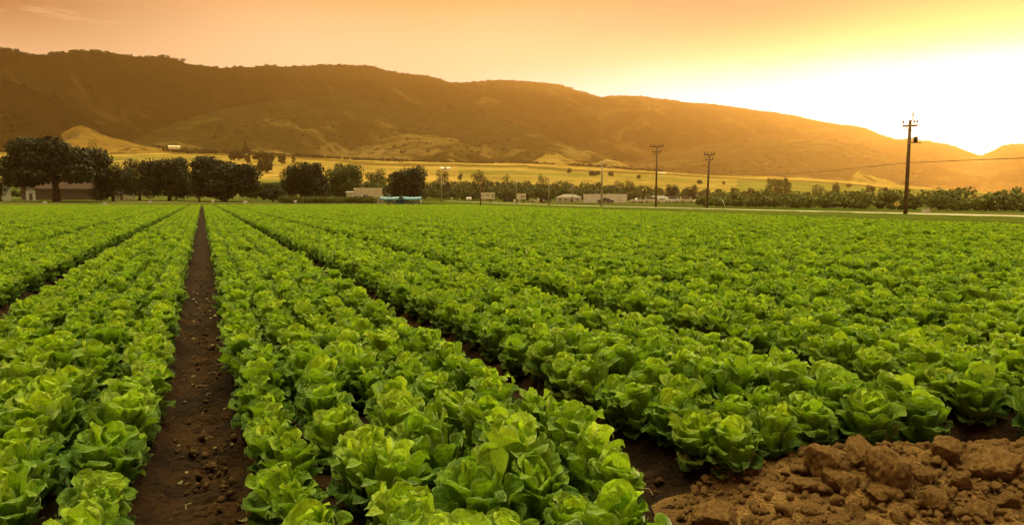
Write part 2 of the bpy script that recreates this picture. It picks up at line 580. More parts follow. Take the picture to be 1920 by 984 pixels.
def build_ground():
    azs = np.concatenate([np.linspace(-180, -48, 60)[:-1], np.linspace(-48, 48, 520), np.linspace(48, 180, 60)[1:-1]]) * math.pi / 180
    rs = np.concatenate([[0.01, 5, 20, 50, 80], np.linspace(100, 130, 10), np.geomspace(135, 2600, 170), [2900, 3300, 3800]])
    A, Rr = np.meshgrid(azs, rs)
    X = np.sin(A) * Rr; Y = np.cos(A) * Rr
    Z = ground_z(X, Y)
    far = np.clip((Rr - 350) / 500, 0, 1)
    Z = Z + (fbm(X * 0.008, Y * 0.008, 4) - 0.5) * 6 * far + (fbm(X * 0.05, Y * 0.05, 3) - 0.5) * 0.25 * np.clip((Rr - 118) / 60, 0, 1)
    Z = Z - 0.05 - 0.25 * in_field(X, Y, 1.5) * (Rr < 110)
    # albedo of the land itself
    grass = np.array([0.055, 0.09, 0.010]); weed = np.array([0.13, 0.135, 0.04]); green = np.array([0.16, 0.18, 0.035])
    gold = np.array([0.38, 0.28, 0.065]); dark = np.array([0.12, 0.13, 0.035]); soil = np.array([0.16, 0.11, 0.06])
    n1 = fbm(X * 0.004 + 5, Y * 0.012, 4)[..., None]
    n2 = fbm(X * 0.03, Y * 0.08, 4)[..., None]
    PX = np.tan(np.clip(A, -1.2, 1.2)) * F + 960
    C = np.where(n2 > 0.5, weed, grass * 0.9 + weed * 0.1)
    C = C * np.ones(X.shape + (1,))
    fld = ((Rr > 440) & (Rr <= 2600))[..., None]
    g = np.clip((n1 - 0.42) * 8, 0, 1)
    # strip fields with boundaries along the contour
    band = np.floor(Rr / 85 + np.floor(PX / 330) * 0.37 + fbm(PX * 0.004, Rr * 0.0, 2) * 1.5)
    pick = (np.sin(band * 12.9898 + 3.1) * 43758.5453) % 1.0
    leftgold = ((PX > 380) & (PX < 860) & (Rr > 500))
    uphill = (Rr > 860)
    gk = np.clip(0.25 + 0.5 * (pick > 0.55) + 0.5 * leftgold + 0.45 * uphill - 0.6 * ((PX > 1380) & ~uphill), 0, 1)[..., None]
    Cf = green * (1 - gk) + gold * gk
    Cf = Cf * (1 - 0.5 * ((pick > 0.30) & (pick < 0.42))[..., None])
    edge = (np.abs((Rr / 85 + np.floor(PX / 330) * 0.37 + fbm(PX * 0.004, Rr * 0.0, 2) * 1.5) % 1.0 - 0.5) > 0.47)[..., None]
    Cf = Cf * (1 - 0.5 * edge)
    C = np.where(fld, Cf, C)
    near = (Rr < 440)[..., None]
    C = np.where(in_field(X, Y, 0)[..., None] & near, soil * 0.5, C)
    C = C * (0.85 + 0.3 * n2)
    rgba = np.concatenate([C, np.ones(X.shape + (1,))], -1)
    f = grid_faces(len(rs), len(azs), True)
    me = new_mesh('ground', np.stack([X, Y, Z], -1).reshape(-1, 3), f, True, [M_ground], attrs={'albedo': ('FLOAT_COLOR', rgba.reshape(-1, 4))})
    tag(obj('ground', me), kind='structure')


build_ground()


def mound_h(x, y):
    """heap of dug soil at the front right"""
    pts = MOUND
    best = np.full(np.shape(x), 9.0); hh = np.zeros(np.shape(x)); side = np.zeros(np.shape(x))
    for (a, ha), (b, hb) in zip(pts[:-1], pts[1:]):
        d = b - a
        t = np.clip(((x - a[0]) * d[0] + (y - a[1]) * d[1]) / (d @ d), 0, 1)
        cx = a[0] + d[0] * t; cy_ = a[1] + d[1] * t
        ds = np.hypot(x - cx, y - cy_)
        m = ds < best
        s = (x - cx) * (cx * 0 + cx) + (y - cy_) * cy_
        side = np.where(m, s, side)
        hh = np.where(m, ha + (hb - ha) * t, hh)
        best = np.where(m, ds, best)
    front = side < 0
    wdt = np.where(front, 1.25, 0.26)
    q = np.clip(1 - (best / wdt) ** 2, 0, 1)
    return hh * np.where(front, q ** 0.9, q)


def flat(px, py, z):
    d = ray(px, py); r = (z - H) / d[2]
    return np.array([d[0] * r, d[1] * r])


MOUND = [(flat(1325, 975, 0.02), 0.03), (flat(1440, 925, 0.08), 0.11), (flat(1530, 872, 0.17), 0.20), (flat(1650, 862, 0.19), 0.22),
         (flat(1800, 860, 0.19), 0.21), (flat(1960, 850, 0.19), 0.22), (flat(2300, 850, 0.19), 0.20)]


def bed_z(L):
    u = (L - FUR0) / BED
    d = np.abs(u - np.round(u)) * BED          # distance from a furrow centre
    return 0.11 * np.clip((d - 0.16) / 0.16, 0, 1) ** 0.8


def build_soil():
    Ls = np.concatenate([np.arange(-110, -4.5, 0.2), np.arange(-4.5, 6.5, 0.028), np.arange(6.5, 60, 0.2)])
    ts = np.concatenate([np.arange(-4, 0.8, 0.15), np.arange(0.8, 8, 0.03), np.geomspace(8, 150, 170)])
    LL, TT = np.meshgrid(Ls, ts)
    X = TT * RD[0] + LL * RL[0]; Y = TT * RD[1] + LL * RL[1]
    Z = bed_z(LL)
    fur = np.clip(1 - Z / 0.05, 0, 1)
    nearf = np.clip((14 - TT) / 8, 0, 1)
    Z = Z + 0.012 + (fbm(X * 2.0, Y * 2.0, 3) - 0.5) * 0.03
    Z = Z + nearf * ((fbm(X * 14, Y * 14, 4, True) - 0.5) * 0.050 + (fbm(LL * 3.0, TT * 9.0, 3) - 0.5) * 0.085 * fur)
    # pressed wheel track with cross ridges along the middle of the open path
    trk = np.exp(-((LL - FUR0 - 0.03) / 0.10) ** 2)
    Z = Z - nearf * trk * 0.055 * (0.5 + 0.5 * np.sin(TT * 42 + fbm(X * 2, Y * 2, 2) * 5)) * fbm(X * 4, Y * 4, 2) * 1.6
    f = grid_faces(len(ts), len(Ls))
    c = X.ravel()[f].mean(1), Y.ravel()[f].mean(1)
    f = f[in_field(c[0], c[1])]
    used = np.unique(f); remap = np.full(X.size, -1); remap[used] = np.arange(len(used))
    V = np.stack([X, Y, Z], -1).reshape(-1, 3)[used]
    me = new_mesh('field_soil', V, remap[f], True, [M_soil])
    tag(obj('field_soil', me), kind='structure')
    # heap
    xs = np.arange(0.6, 3.6, 0.016); ys = np.arange(1.0, 3.3, 0.016)
    X, Y = np.meshgrid(xs, ys)
    m = mound_h(X, Y)
    Z = m + np.clip(m * 8, 0, 1) * ((fbm(X * 7, Y * 7, 4, True) - 0.65) * 0.06 + (fbm(X * 24, Y * 24, 3) - 0.5) * 0.03)
    Z = Z + np.where(m > 0.002, 0.02, -0.06)
    bz = bed_z(X * RL[0] + Y * RL[1])
    Z = np.where(m > 0.02, np.maximum(Z, bz + 0.035 + (fbm(X * 9, Y * 9, 3) - 0.5) * 0.03), Z)
    f = grid_faces(len(ys), len(xs))
    f = f[(m.ravel()[f] > 0.0).any(1)]
    used = np.unique(f); remap = np.full(X.size, -1); remap[used] = np.arange(len(used))
    me = new_mesh('soil_heap', np.stack([X, Y, Z], -1).reshape(-1, 3)[used], remap[f], True, [M_mound])
    tag(obj('soil_heap', me), kind='structure')


build_soil()


# road beside the field
def build_road():
    t = np.linspace(-60, 236, 120)
    V = []; 
    for k in t:
        for off in (49.6, 50.3, 52.0, 52.7):
            p = KD * k + KL * off
            V.append((p[0], p[1], ground_z(p[0], p[1]) + 0.10 + (0.03 if off in (50.3, 52.0) else 0)))
    me = new_mesh('road', V, grid_faces(len(t), 4), True, [M_road])
    tag(obj('road', me), kind='structure')
    # grassy verge between field and road, with a tufted surface
    t = np.linspace(-50, 236, 420); offs = np.linspace(27.8, 49.0, 50)
    T, O = np.meshgrid(t, offs)
    X = KD[0] * T + KL[0] * O; Y = KD[1] * T + KL[1] * O
    Z = ground_z(X, Y) + 0.03 + fbm(X * 0.9, Y * 0.9, 4) * 0.16
    n = fbm(X * 0.25, O * 1.4, 4)[..., None]
    C = np.array([0.045, 0.085, 0.008]) * (1 - n) + np.array([0.13, 0.155, 0.025]) * n
    rut = (np.abs(O - 29.3) < 0.9)[..., None]
    C = np.where(rut, np.array([0.09, 0.07, 0.04]), C)
    rgba = np.concatenate([C, np.ones(X.shape + (1,))], -1)
    me = new_mesh('verge', np.stack([X, Y, Z], -1).reshape(-1, 3), grid_faces(50, 420), True, [M_ground], attrs={'albedo': ('FLOAT_COLOR', rgba.reshape(-1, 4))})
    tag(obj('verge', me), kind='structure')


build_road()


# ------------------------------------------------------------------ hills
def hill(name, crest, foot, rc, rf, back=1.35, gully=0.22, gs=0.0045, base=(0.020, 0.016, 0.005), grassc=(0.13, 0.095, 0.028), gmix=0.5, seed=0.0, step=5, rows=90, jag=1.2, patches=()):
    """a real sheet of land: columns by bearing, rows from the foot over the crest and down behind"""
    cx, cyy = zip(*crest); fx, fy = zip(*foot)
    px = np.arange(cx[0], cx[-1] + 1, step, float)
    az = np.arctan2((px - 960.0) / F, cp_ + (492 - np.interp(px, cx, cyy)) / F * sp_)
    az = np.maximum.accumulate(az + np.arange(len(az)) * 1e-6)
    pc = np.interp(px, cx, cyy); pf = np.interp(px, fx, fy)
    pc = np.minimum(pc, pf - 0.0)
    rcr = np.interp(px, *zip(*rc)); rfo = np.interp(px, *zip(*rf))
    jagn = (fbm(px * 0.03 + seed, px * 0 + seed, 4) - 0.5) * jag * 5
    zc = np.array([zray(a, b, c) for a, b, c in zip(px, pc + jagn, rcr)])
    zf = np.array([zray(a, b, c) for a, b, c in zip(px, pf, rfo)])
    s = np.concatenate([np.linspace(-0.06, 1, rows), np.linspace(1.05, back, 10)])
    S, A = np.meshgrid(s, az, indexing='ij')
    Rr = rfo[None] + (rcr - rfo)[None] * S
    X = np.sin(A) * Rr; Y = np.cos(A) * Rr
    prof = np.clip(S, 0, 1) ** 1.15
    Z = zf[None] + (zc - zf)[None] * prof
    Z = Z - np.where(S > 1, (S - 1) * (zc - zf)[None] * 1.6, 0) - np.where(S < 0, 30, 0)
    hgt = (zc - zf)[None]
    wx = X * gs + fbm(X * 0.002 + seed, Y * 0.002, 3) * 1.6; wy = Y * gs * 0.45
    g = fbm(wx + seed, wy + seed, 5, True, 0.5)
    fine = fbm(X * 0.02 + seed, Y * 0.02, 4)
    env = np.clip(S, 0, 1) * np.clip(1 - S, 0, 1) * 4
    Z = Z - hgt * gully * env * (1 - g) + env ** 0.5 * (fine - 0.5) * 14
    n = fbm(X * 0.004 + seed, Y * 0.006, 5); n2 = fbm(X * 0.02, Y * 0.03 + seed, 4)
    k = np.clip((n * 0.6 + n2 * 0.4 - 0.5) * 7 + (gmix - 0.5) * 2 + (g - 0.6) * 1.5 + (0.45 - S) * 0.6, 0, 1)[..., None]
    C = np.array(base) * (1 - k) + np.array(grassc) * k
    PXm = np.broadcast_to(px[None], S.shape)
    for (p0, p1, s0, s1, col, amt) in patches:
        wgt = np.clip(1 - np.abs((PXm - (p0 + p1) / 2) / ((p1 - p0) / 2)), 0, 1) * np.clip(1 - np.abs((S - (s0 + s1) / 2) / ((s1 - s0) / 2)), 0, 1)
        wgt = np.clip((wgt * 2 + (n2 - 0.5) * 3), 0, 1) * (wgt > 0) * amt
        C = C * (1 - wgt[..., None]) + np.array(col) * wgt[..., None]
    rgba = np.concatenate([C, np.ones(S.shape + (1,))], -1)
    me = new_mesh(name, np.stack([X, Y, Z], -1).reshape(-1, 3), grid_faces(len(s), len(px)), True, [M_hill],
                  attrs={'albedo': ('FLOAT_COLOR', rgba.reshape(-1, 4))})
    o = tag(obj(name, me), kind='structure')
    return X, Y, Z, S, px


FOOT = [(-500, 291), (0, 289), (240, 283), (330, 282), (480, 286), (600, 300), (700, 305), (800, 309), (870, 306), (1000, 308), (1060, 308), (1140, 312),
        (1250, 328), (1400, 334), (1500, 336), (1600, 342), (1700, 356), (1920, 369), (2500, 373)]
RIDGE = [(-500, 150), (-250, 98), (-100, 82), (0, 92), (60, 106), (76, 108), (100, 103), (150, 94), (200, 100), (240, 105), (300, 106), (330, 110), (350, 120), (415, 128), (450, 124),
         (480, 127), (500, 124), (560, 126), (600, 122), (640, 122), (700, 125), (745, 137), (800, 142), (840, 154), (870, 154), (940, 150), (1000, 153),
         (1050, 158), (1080, 170), (1125, 181), (1150, 180), (1210, 181), (1240, 185), (1300, 194), (1350, 198), (1400, 204), (1460, 213), (1500, 220),
         (1560, 231), (1620, 240), (1650, 252), (1680, 261), (1720, 263), (1760, 269), (1790, 274), (1815, 285), (1840, 292), (1862, 284), (1880, 272), (1920, 269),
         (2050, 285), (2300, 320), (2500, 340)]
G1 = (0.46, 0.32, 0.10)
R_ridge = hill('far_ridge', RIDGE, FOOT, [(-500, 1400), (0, 1450), (400, 1850), (900, 3300), (1920, 4200), (2500, 4200)], [(-500, 1120), (300, 1230), (1000, 1800), (1920, 2400), (2500, 2400)],
               gully=0.48, gs=0.0045, seed=3.3, gmix=0.30)
R_mid = hill('middle_hills', [(150, 275), (250, 262), (330, 230), (420, 205), (520, 188), (620, 180), (700, 186), (790, 196), (864, 204), (897, 214), (973, 232), (1028, 258), (1094, 280), (1137, 294), (1190, 319), (1230, 330)],
             [(150, 283), (240, 283), (330, 281), (480, 284), (600, 298), (700, 303), (800, 307), (870, 305), (1000, 307), (1060, 305), (1140, 308), (1190, 322), (1230, 332)],
             [(150, 1330), (500, 1600), (700, 1950), (900, 2150), (1060, 1800), (1230, 1500)], [(150, 1065), (1230, 1120)], gully=0.62, gs=0.0042, seed=8.1, base=(0.050, 0.044, 0.013), grassc=(0.22, 0.17, 0.05), gmix=0.36,
             patches=[(560, 800, 0.05, 0.5, (0.20, 0.16, 0.055), 0.8), (1040, 1110, 0.6, 1.0, (0.4, 0.3, 0.1), 0.5)])
R_left = hill('front_left_hills', [(-500, 160), (-200, 140), (0, 150), (40, 158), (75, 172), (100, 176), (130, 200), (180, 232), (215, 256), (262, 284)],
              [(-500, 290), (0, 288), (100, 286), (262, 286)], [(-500, 1270), (262, 1180)], [(-500, 1055), (262, 1055)], gully=0.55, gs=0.005, seed=5.7,
              base=(0.024, 0.019, 0.007), grassc=(0.075, 0.055, 0.018), gmix=0.12,
              patches=[(60, 100, 0.15, 0.4, G1, 0.5)])
R_right = hill('right_spur', [(1180, 305), (1240, 285), (1320, 272), (1400, 266), (1480, 262), (1540, 261), (1607, 270), (1640, 284), (1674, 299), (1700, 319), (1740, 350)],
               [(1180, 318), (1250, 326), (1400, 332), (1500, 334), (1600, 338), (1700, 346), (1740, 352)], [(1180, 2500), (1740, 2300)], [(1180, 1300), (1740, 1500)],
               gully=0.3, gs=0.004, seed=11.2, base=(0.07, 0.055, 0.02), grassc=(0.17, 0.13, 0.045), gmix=0.35)
hill('golden_foothills_left', [(85, 286), (118, 250), (135, 240), (152, 236), (178, 244), (190, 252), (225, 262), (270, 274), (330, 280), (345, 283)],
     [(85, 288), (345, 285)], [(85, 1130), (345, 1100)], [(85, 1000), (345, 1030)], gully=0.25, gs=0.008, seed=1.9, base=(0.30, 0.20, 0.045), grassc=(0.46, 0.31, 0.075), gmix=0.6,
     step=3, rows=40, jag=0.6, patches=[(95, 150, 0.5, 1.0, (0.14, 0.10, 0.04), 0.8)])
hill('golden_foothills_centre', [(985, 310), (1000, 303), (1018, 292), (1030, 284), (1045, 288), (1062, 294), (1082, 304), (1100, 307), (1120, 305), (1137, 299), (1160, 303), (1185, 315), (1200, 322)],
     [(985, 311), (1060, 313), (1140, 320), (1200, 327)], [(985, 1110), (1200, 1110)], [(985, 1000), (1200, 1000)], gully=0.25, gs=0.01, seed=4.4, base=(0.28, 0.21, 0.045), grassc=(0.42, 0.31, 0.075), gmix=0.6,
     step=3, rows=40, jag=0.6, patches=[(1100, 1160, 0.2, 0.9, (0.16, 0.12, 0.045), 0.9)])
hill('golden_foothills_right', [(1590, 342), (1603, 326), (1614, 319), (1630, 325), (1652, 332), (1690, 347)],
     [(1590, 345), (1690, 349)], [(1590, 1400), (1690, 1400)], [(1590, 1150), (1690, 1200)], gully=0.2, gs=0.01, seed=6.4, base=(0.24, 0.19, 0.04), grassc=(0.36, 0.28, 0.065), gmix=0.6,
     step=3, rows=30, jag=0.5)


# ------------------------------------------------------------------ scatter (for masses nobody could count)
def scatter(name, pts, rots, scales, idx, variants, kind='stuff', label=None):
    """ONE object; its geometry nodes put copies of the variant meshes on its points"""
    me = new_mesh(name, pts, np.zeros((0, 4), int), attrs={'rot': ('FLOAT_VECTOR', rots), 'scl': ('FLOAT_VECTOR', scales), 'idx': ('INT', idx)})
    o = obj(name, me)
    ng = bpy.data.node_groups.new(name + '_scatter', 'GeometryNodeTree')
    ng.interface.new_socket('Geometry', in_out='INPUT', socket_type='NodeSocketGeometry')
    ng.interface.new_socket('Geometry', in_out='OUTPUT', socket_type='NodeSocketGeometry')
    N = NT(ng)
    gi = N.n('NodeGroupInput'); go = N.n('NodeGroupOutput')
    join = N.n('GeometryNodeJoinGeometry')
    for v in reversed(variants):
        oi = N.n('GeometryNodeObjectInfo')
        oi.inputs['Object'].default_value = v
        gt = N.n('GeometryNodeGeometryToInstance')
        ng.links.new(oi.outputs['Geometry'], gt.inputs[0])
        ng.links.new(gt.outputs[0], join.inputs[0])

    def attr(nm, dt):
        a = N.n('GeometryNodeInputNamedAttribute', data_type=dt)
        a.inputs['Name'].default_value = nm
        return a.outputs[0]
    ip = N.n('GeometryNodeInstanceOnPoints')
    ng.links.new(gi.outputs[0], ip.inputs['Points'])
    ng.links.new(join.outputs[0], ip.inputs['Instance'])
    ip.inputs['Pick Instance'].default_value = True
    ng.links.new(attr('idx', 'INT'), ip.inputs['Instance Index'])
    er = N.n('FunctionNodeEulerToRotation')
    ng.links.new(attr('rot', 'FLOAT_VECTOR'), er.inputs[0])
    ng.links.new(er.outputs[0], ip.inputs['Rotation'])
    ng.links.new(attr('scl', 'FLOAT_VECTOR'), ip.inputs['Scale'])
    ng.links.new(ip.outputs[0], go.inputs[0])
    md = o.modifiers.new('scatter', 'NODES')
    md.node_group = ng
    tag(o, label, kind=kind)
    return o


def leaf_cloud(centers, radii, n, size, squash=1.0, shell=0.45):
    """many small leaf clump faces through the volume of several lobes"""
    centers = np.asarray(centers, float); radii = np.asarray(radii, float)
    wts = radii.prod(1) ** (2 / 3); wts = wts / wts.sum()
    k = rng.choice(len(centers), n, p=wts)
    d = rng.normal(size=(n, 3)); d /= np.linalg.norm(d, axis=1)[:, None]
    rr = (1 - shell * rng.random(n) ** 1.6)
    bump = 0.86 + 0.28 * rng.random(n)
    P = centers[k] + d * radii[k] * (rr * bump)[:, None]
    nrm = d + rng.normal(size=(n, 3)) * 0.7
    nrm /= np.linalg.norm(nrm, axis=1)[:, None]
    a = np.cross(nrm, rng.normal(size=(n, 3))); a /= np.linalg.norm(a, axis=1)[:, None]
    b = np.cross(nrm, a)
    s = size * (0.6 + 0.8 * rng.random(n))[:, None]
    q = np.stack([P - a * s, P - b * s * 0.8 + nrm * s * 0.25, P + a * s, P + b * s * 0.8 + nrm * s * 0.25], 1)
    return q.reshape(-1, 3), np.arange(n * 4).reshape(-1, 4)


def crown_lobes(w, h, z0, n=14, flat_top=0.0):
    """lobe centres filling a dome w wide, h high, starting at z0"""
    cs = [(0, 0, z0 + h * 0.5)]; rs = [(w * 0.34, w * 0.34, h * 0.40)]
    for i in range(n):
        a = 2 * math.pi * (i + random.random() * 0.6) / n * 2.4
        t = random.random()
        zz = 0.16 + 0.66 * ((i + 0.5) / n)
        rad = math.sqrt(max(0.05, 1 - ((zz - 0.38) / 0.66) ** 2)) * 0.33
        cs.append((math.cos(a) * w * rad * (0.8 + 0.3 * t), math.sin(a) * w * rad * (0.8 + 0.3 * t), z0 + h * zz))
        q = 0.13 + 0.08 * random.random()
        rs.append((w * q, w * q, h * q * (1.15 if h < w else 0.9)))
    return cs, rs


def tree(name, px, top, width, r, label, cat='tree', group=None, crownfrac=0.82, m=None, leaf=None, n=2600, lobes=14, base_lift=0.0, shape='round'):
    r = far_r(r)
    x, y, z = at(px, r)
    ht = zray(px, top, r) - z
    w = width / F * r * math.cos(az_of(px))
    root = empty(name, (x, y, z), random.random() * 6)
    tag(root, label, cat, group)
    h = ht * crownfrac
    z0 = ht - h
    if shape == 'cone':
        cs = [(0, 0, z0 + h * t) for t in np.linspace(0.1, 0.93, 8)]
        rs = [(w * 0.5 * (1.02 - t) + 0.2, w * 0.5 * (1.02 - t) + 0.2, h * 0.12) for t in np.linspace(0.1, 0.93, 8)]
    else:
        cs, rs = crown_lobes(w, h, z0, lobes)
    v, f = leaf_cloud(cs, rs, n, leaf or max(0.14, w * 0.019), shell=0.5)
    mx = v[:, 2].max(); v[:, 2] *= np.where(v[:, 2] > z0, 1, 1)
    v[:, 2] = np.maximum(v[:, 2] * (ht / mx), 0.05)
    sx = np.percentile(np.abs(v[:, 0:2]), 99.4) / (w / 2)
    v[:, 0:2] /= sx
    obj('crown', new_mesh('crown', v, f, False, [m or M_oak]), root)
    b = MB()
    tr = max(0.12, w * 0.035)
    fork = z0 + h * 0.25
    b.tube([(0, 0, -0.3), (0.05 * tr, 0, fork * 0.5), (tr * 0.5, tr * 0.2, fork)], [tr * 1.3, tr, tr * 0.75], 8)
    for k in range(5):
        a = k * 1.3 + random.random()
        e = (math.cos(a) * w * 0.3, math.sin(a) * w * 0.3, z0 + h * (0.5 + 0.2 * random.random()))
        b.tube([(tr * 0.3, 0, fork * (0.75 + 0.05 * k)), (e[0] * 0.45, e[1] * 0.45, fork + (e[2] - fork) * 0.5), e], [tr * 0.6, tr * 0.38, tr * 0.12], 6)
    b.build('trunk', M_bark, root, True)
    return root


# ------------------------------------------------------------------ lettuce
def lettuce_parts(seed, nu, nv, counts, ruffle=1.0):
    """two leaf groups of one head: spreading wrapper leaves and the folded heart. Head ~0.30 m across, ~0.31 m tall"""
    rg = np.random.default_rng(seed)
    groups = []
    k = 0
    ring_defs = [
        # n, base radius, start height, length, half width, angles from vertical at v=0, .35, .7, 1  (degrees), tone
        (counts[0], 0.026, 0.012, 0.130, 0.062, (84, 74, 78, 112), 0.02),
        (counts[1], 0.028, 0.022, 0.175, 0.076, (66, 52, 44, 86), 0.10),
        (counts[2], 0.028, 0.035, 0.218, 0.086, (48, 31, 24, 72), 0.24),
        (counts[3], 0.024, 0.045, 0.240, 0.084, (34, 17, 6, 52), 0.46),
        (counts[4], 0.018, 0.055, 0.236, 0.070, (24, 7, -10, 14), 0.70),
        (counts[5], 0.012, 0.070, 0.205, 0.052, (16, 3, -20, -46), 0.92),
    ]
    for gi, (n, r0, z0, ln, hw, ang, tone) in enumerate(ring_defs):
        if n == 0:
            continue
        Vs = []; Fs = []; UV = []; T = []; LR = []; off = 0
        for i in range(n):
            phi = k * 2.39996 + rg.normal() * 0.15; k += 1
            L_ = ln * rg.uniform(0.84, 1.12); w_ = hw * rg.uniform(0.85, 1.15)
            v = np.linspace(0, 1, nv); u = np.linspace(-1, 1, nu)
            th = np.interp(v, (0, 0.35, 0.7, 1), [R(a + rg.normal() * 7) for a in ang])
            dl = L_ / (nv - 1)
            rad = r0 + np.concatenate([[0], np.cumsum(np.sin((th[1:] + th[:-1]) / 2) * dl)])
            zz = z0 + np.concatenate([[0], np.cumsum(np.cos((th[1:] + th[:-1]) / 2) * dl)])
            # broad spoon outline, blunt round tip
            wid = w_ * (0.26 + 0.74 * np.clip(v / 0.66, 0, 1) ** 1.1) * np.where(v > 0.66, np.sqrt(np.clip(1 - ((v - 0.66) / 0.345) ** 2.5, 0.03, 1)), 1)
            UU, VV = np.meshgrid(u, v)
            Wd = wid[:, None] * (1 + 0.13 * (fbm(VV * 7 + k * 3.1, np.sign(UU) * 5 + VV * 0 + seed, 3) - 0.5))
            cup = np.interp(v, (0, 0.6, 1), (0.05, 0.085, 0.13))[:, None] * rg.uniform(0.85, 1.4)
            tht = UU * Wd / cup
            side = cup * np.sin(np.clip(tht, -1.4, 1.4)); inn = cup * (1 - np.cos(np.clip(tht, -1.6, 1.6)))
            # frilled rim and blistered blade
            p1, p2 = rg.uniform(0, 6.28, 2)
            rim = np.abs(UU) ** 2.5 + np.clip(VV - 0.8, 0, 1) * 2.2
            ruf = rim * 0.011 * ruffle * np.sin((VV * 15 + np.abs(UU) * 3) + p1 + UU * 4) + rim * 0.006 * ruffle * np.sin(VV * 25 + UU * 9 + p2)
            bl = 0.0045 * ruffle * (fbm(UU * 2.2 + k * 7.7, VV * 5.5 + seed, 2) - 0.5) * 2
            fold = -0.006 * np.exp(-(UU / 0.12) ** 2)
            inn = inn + ruf + bl + fold
            # rim pulled back a little at the shoulders
            inn = inn - 0.018 * np.abs(UU) ** 3 * np.clip(VV - 0.3, 0, 1) * rg.uniform(-0.6, 1.6)
            nx = -np.cos(th)[:, None]; nz_ = np.sin(th)[:, None]      # towards the heart / up
            Rr = rad[:, None] + nx * inn; Zz = zz[:, None] + nz_ * inn
            tw = rg.normal() * 0.12
            side = side + 0.0
            X = Rr * math.cos(phi) - side * math.sin(phi + tw)
            Y = Rr * math.sin(phi) + side * math.cos(phi + tw)
            Zz = Zz + side * rg.normal() * 0.12
            Vs.append(np.stack([X, Y, np.maximum(Zz, 0.004 + 0.0 * Zz)], -1).reshape(-1, 3))
            Fs.append(grid_faces(nv, nu) + off); off += nu * nv
            UV.append(np.stack([(UU + 1) / 2, VV], -1).reshape(-1, 2))
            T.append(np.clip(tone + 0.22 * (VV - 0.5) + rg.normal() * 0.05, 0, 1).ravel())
            LR.append(np.full(nu * nv, rg.random()))
        groups.append((np.concatenate(Vs), np.concatenate(Fs), np.concatenate(UV), np.concatenate(T), np.concatenate(LR)))
    return groups


def merge_groups(gs):
    o = 0; V = []; Fc = []; U = []; T = []; L_ = []
    for v, f, u, t, l in gs:
        V.append(v); Fc.append(f + o); o += len(v); U.append(u); T.append(t); L_.append(l)
    return np.concatenate(V), np.concatenate(Fc), np.concatenate(U), np.concatenate(T), np.concatenate(L_)


def lettuce_mesh(name, gs):
    V, Fc, U, T, L_ = merge_groups(gs)
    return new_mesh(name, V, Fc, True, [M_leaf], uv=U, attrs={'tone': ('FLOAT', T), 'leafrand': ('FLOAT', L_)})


def unlinked(name, me):
    o = bpy.data.objects.new(name, me)
    return o


NHI = 12
hi_parts = []
variants = []
for s_ in range(NHI):
    g = lettuce_parts(100 + s_, 15, 25, (6, 6, 6, 5, 4, 3))
    hi_parts.append((lettuce_mesh('outer_leaves', g[:4]), lettuce_mesh('heart', g[4:])))
    variants.append(unlinked('lettuce_source', lettuce_mesh('lettuce_close', g)))
for s_ in range(5):
    g = lettuce_parts(200 + s_, 7, 12, (4, 5, 5, 5, 4, 3), 0.9)
    variants.append(unlinked('lettuce_source', lettuce_mesh('lettuce_middle', g)))
for s_ in range(5):
    g = lettuce_parts(300 + s_, 4, 5, (0, 3, 5, 5, 3, 2), 0.4)
    variants.append(unlinked('lettuce_source', lettuce_mesh('lettuce_far', g)))

NL, LSP, TSP = 5, 0.288, 0.236
plants = []
for b in range(-62, 62):
    Lc = FUR0 + (b - 0.5) * BED + (-0.035 if b > 0 else -0.025)      # bed 1 lies right of the open path, bed 0 left of it
    for i in range(NL):
        Ln = Lc + (i - (NL - 1) / 2) * LSP
        tt = np.arange(-1.0, 180, TSP) + rng.random() * TSP
        n_ = len(tt)
        t_ = tt + rng.normal(size=n_) * 0.03
        l_ = Ln + rng.normal(size=n_) * 0.020 
        X = t_ * RD[0] + l_ * RL[0]; Y = t_ * RD[1] + l_ * RL[1]
        a = np.arctan2(X, Y); r = np.hypot(X, Y)
        ok = in_field(X, Y, 0.3) & (np.abs(a) < R(44)) & (r > 0.9) & (Y > 0.6)
        ok &= ~(mound_h(X, Y) > 0.085) & ~((X > 0.47) & (Y < 2.58) & (l_ > 1.25))
        ok &= rng.random(n_) > np.where(r > 12, 0.02, 0.004)
        for x, y, l2 in zip(X[ok], Y[ok], l_[ok]):
            plants.append((x, y, l2, b, i))
P = np.array(plants)
PZ = bed_z(P[:, 2]) - 0.005
r = np.hypot(P[:, 0], P[:, 1])
n_ = len(P)
sc = np.clip(rng.normal(0.86, 0.09, n_), 0.60, 1.05)
sc3 = np.stack([sc * rng.uniform(0.95, 1.08, n_), sc * rng.uniform(0.95, 1.08, n_), sc * rng.uniform(1.08, 1.28, n_)], 1)
rot = np.stack([rng.normal(0, 0.09, n_), rng.normal(0, 0.09, n_), rng.random(n_) * 6.28], 1)
# heads of the outermost lines lean a little towards the furrow they border
lean = np.where(P[:, 4] == 0, -1, np.where(P[:, 4] == NL - 1, 1, 0)) * 0.16
# picture position of the middle of each head
cz = PZ + 0.16 - H
yc = P[:, 1] * cp_ - cz * sp_; zc_ = P[:, 1] * sp_ + cz * cp_
ppx = 960 + F * P[:, 0] / yc; ppy = 492 - F * zc_ / yc
inframe = (ppx > -50) & (ppx < 1970) & (ppy < 1050) & (yc > 0.3)
order = np.argsort(np.where(inframe, yc, 1e9))
near = np.zeros(n_, bool); near[order[:300]] = True

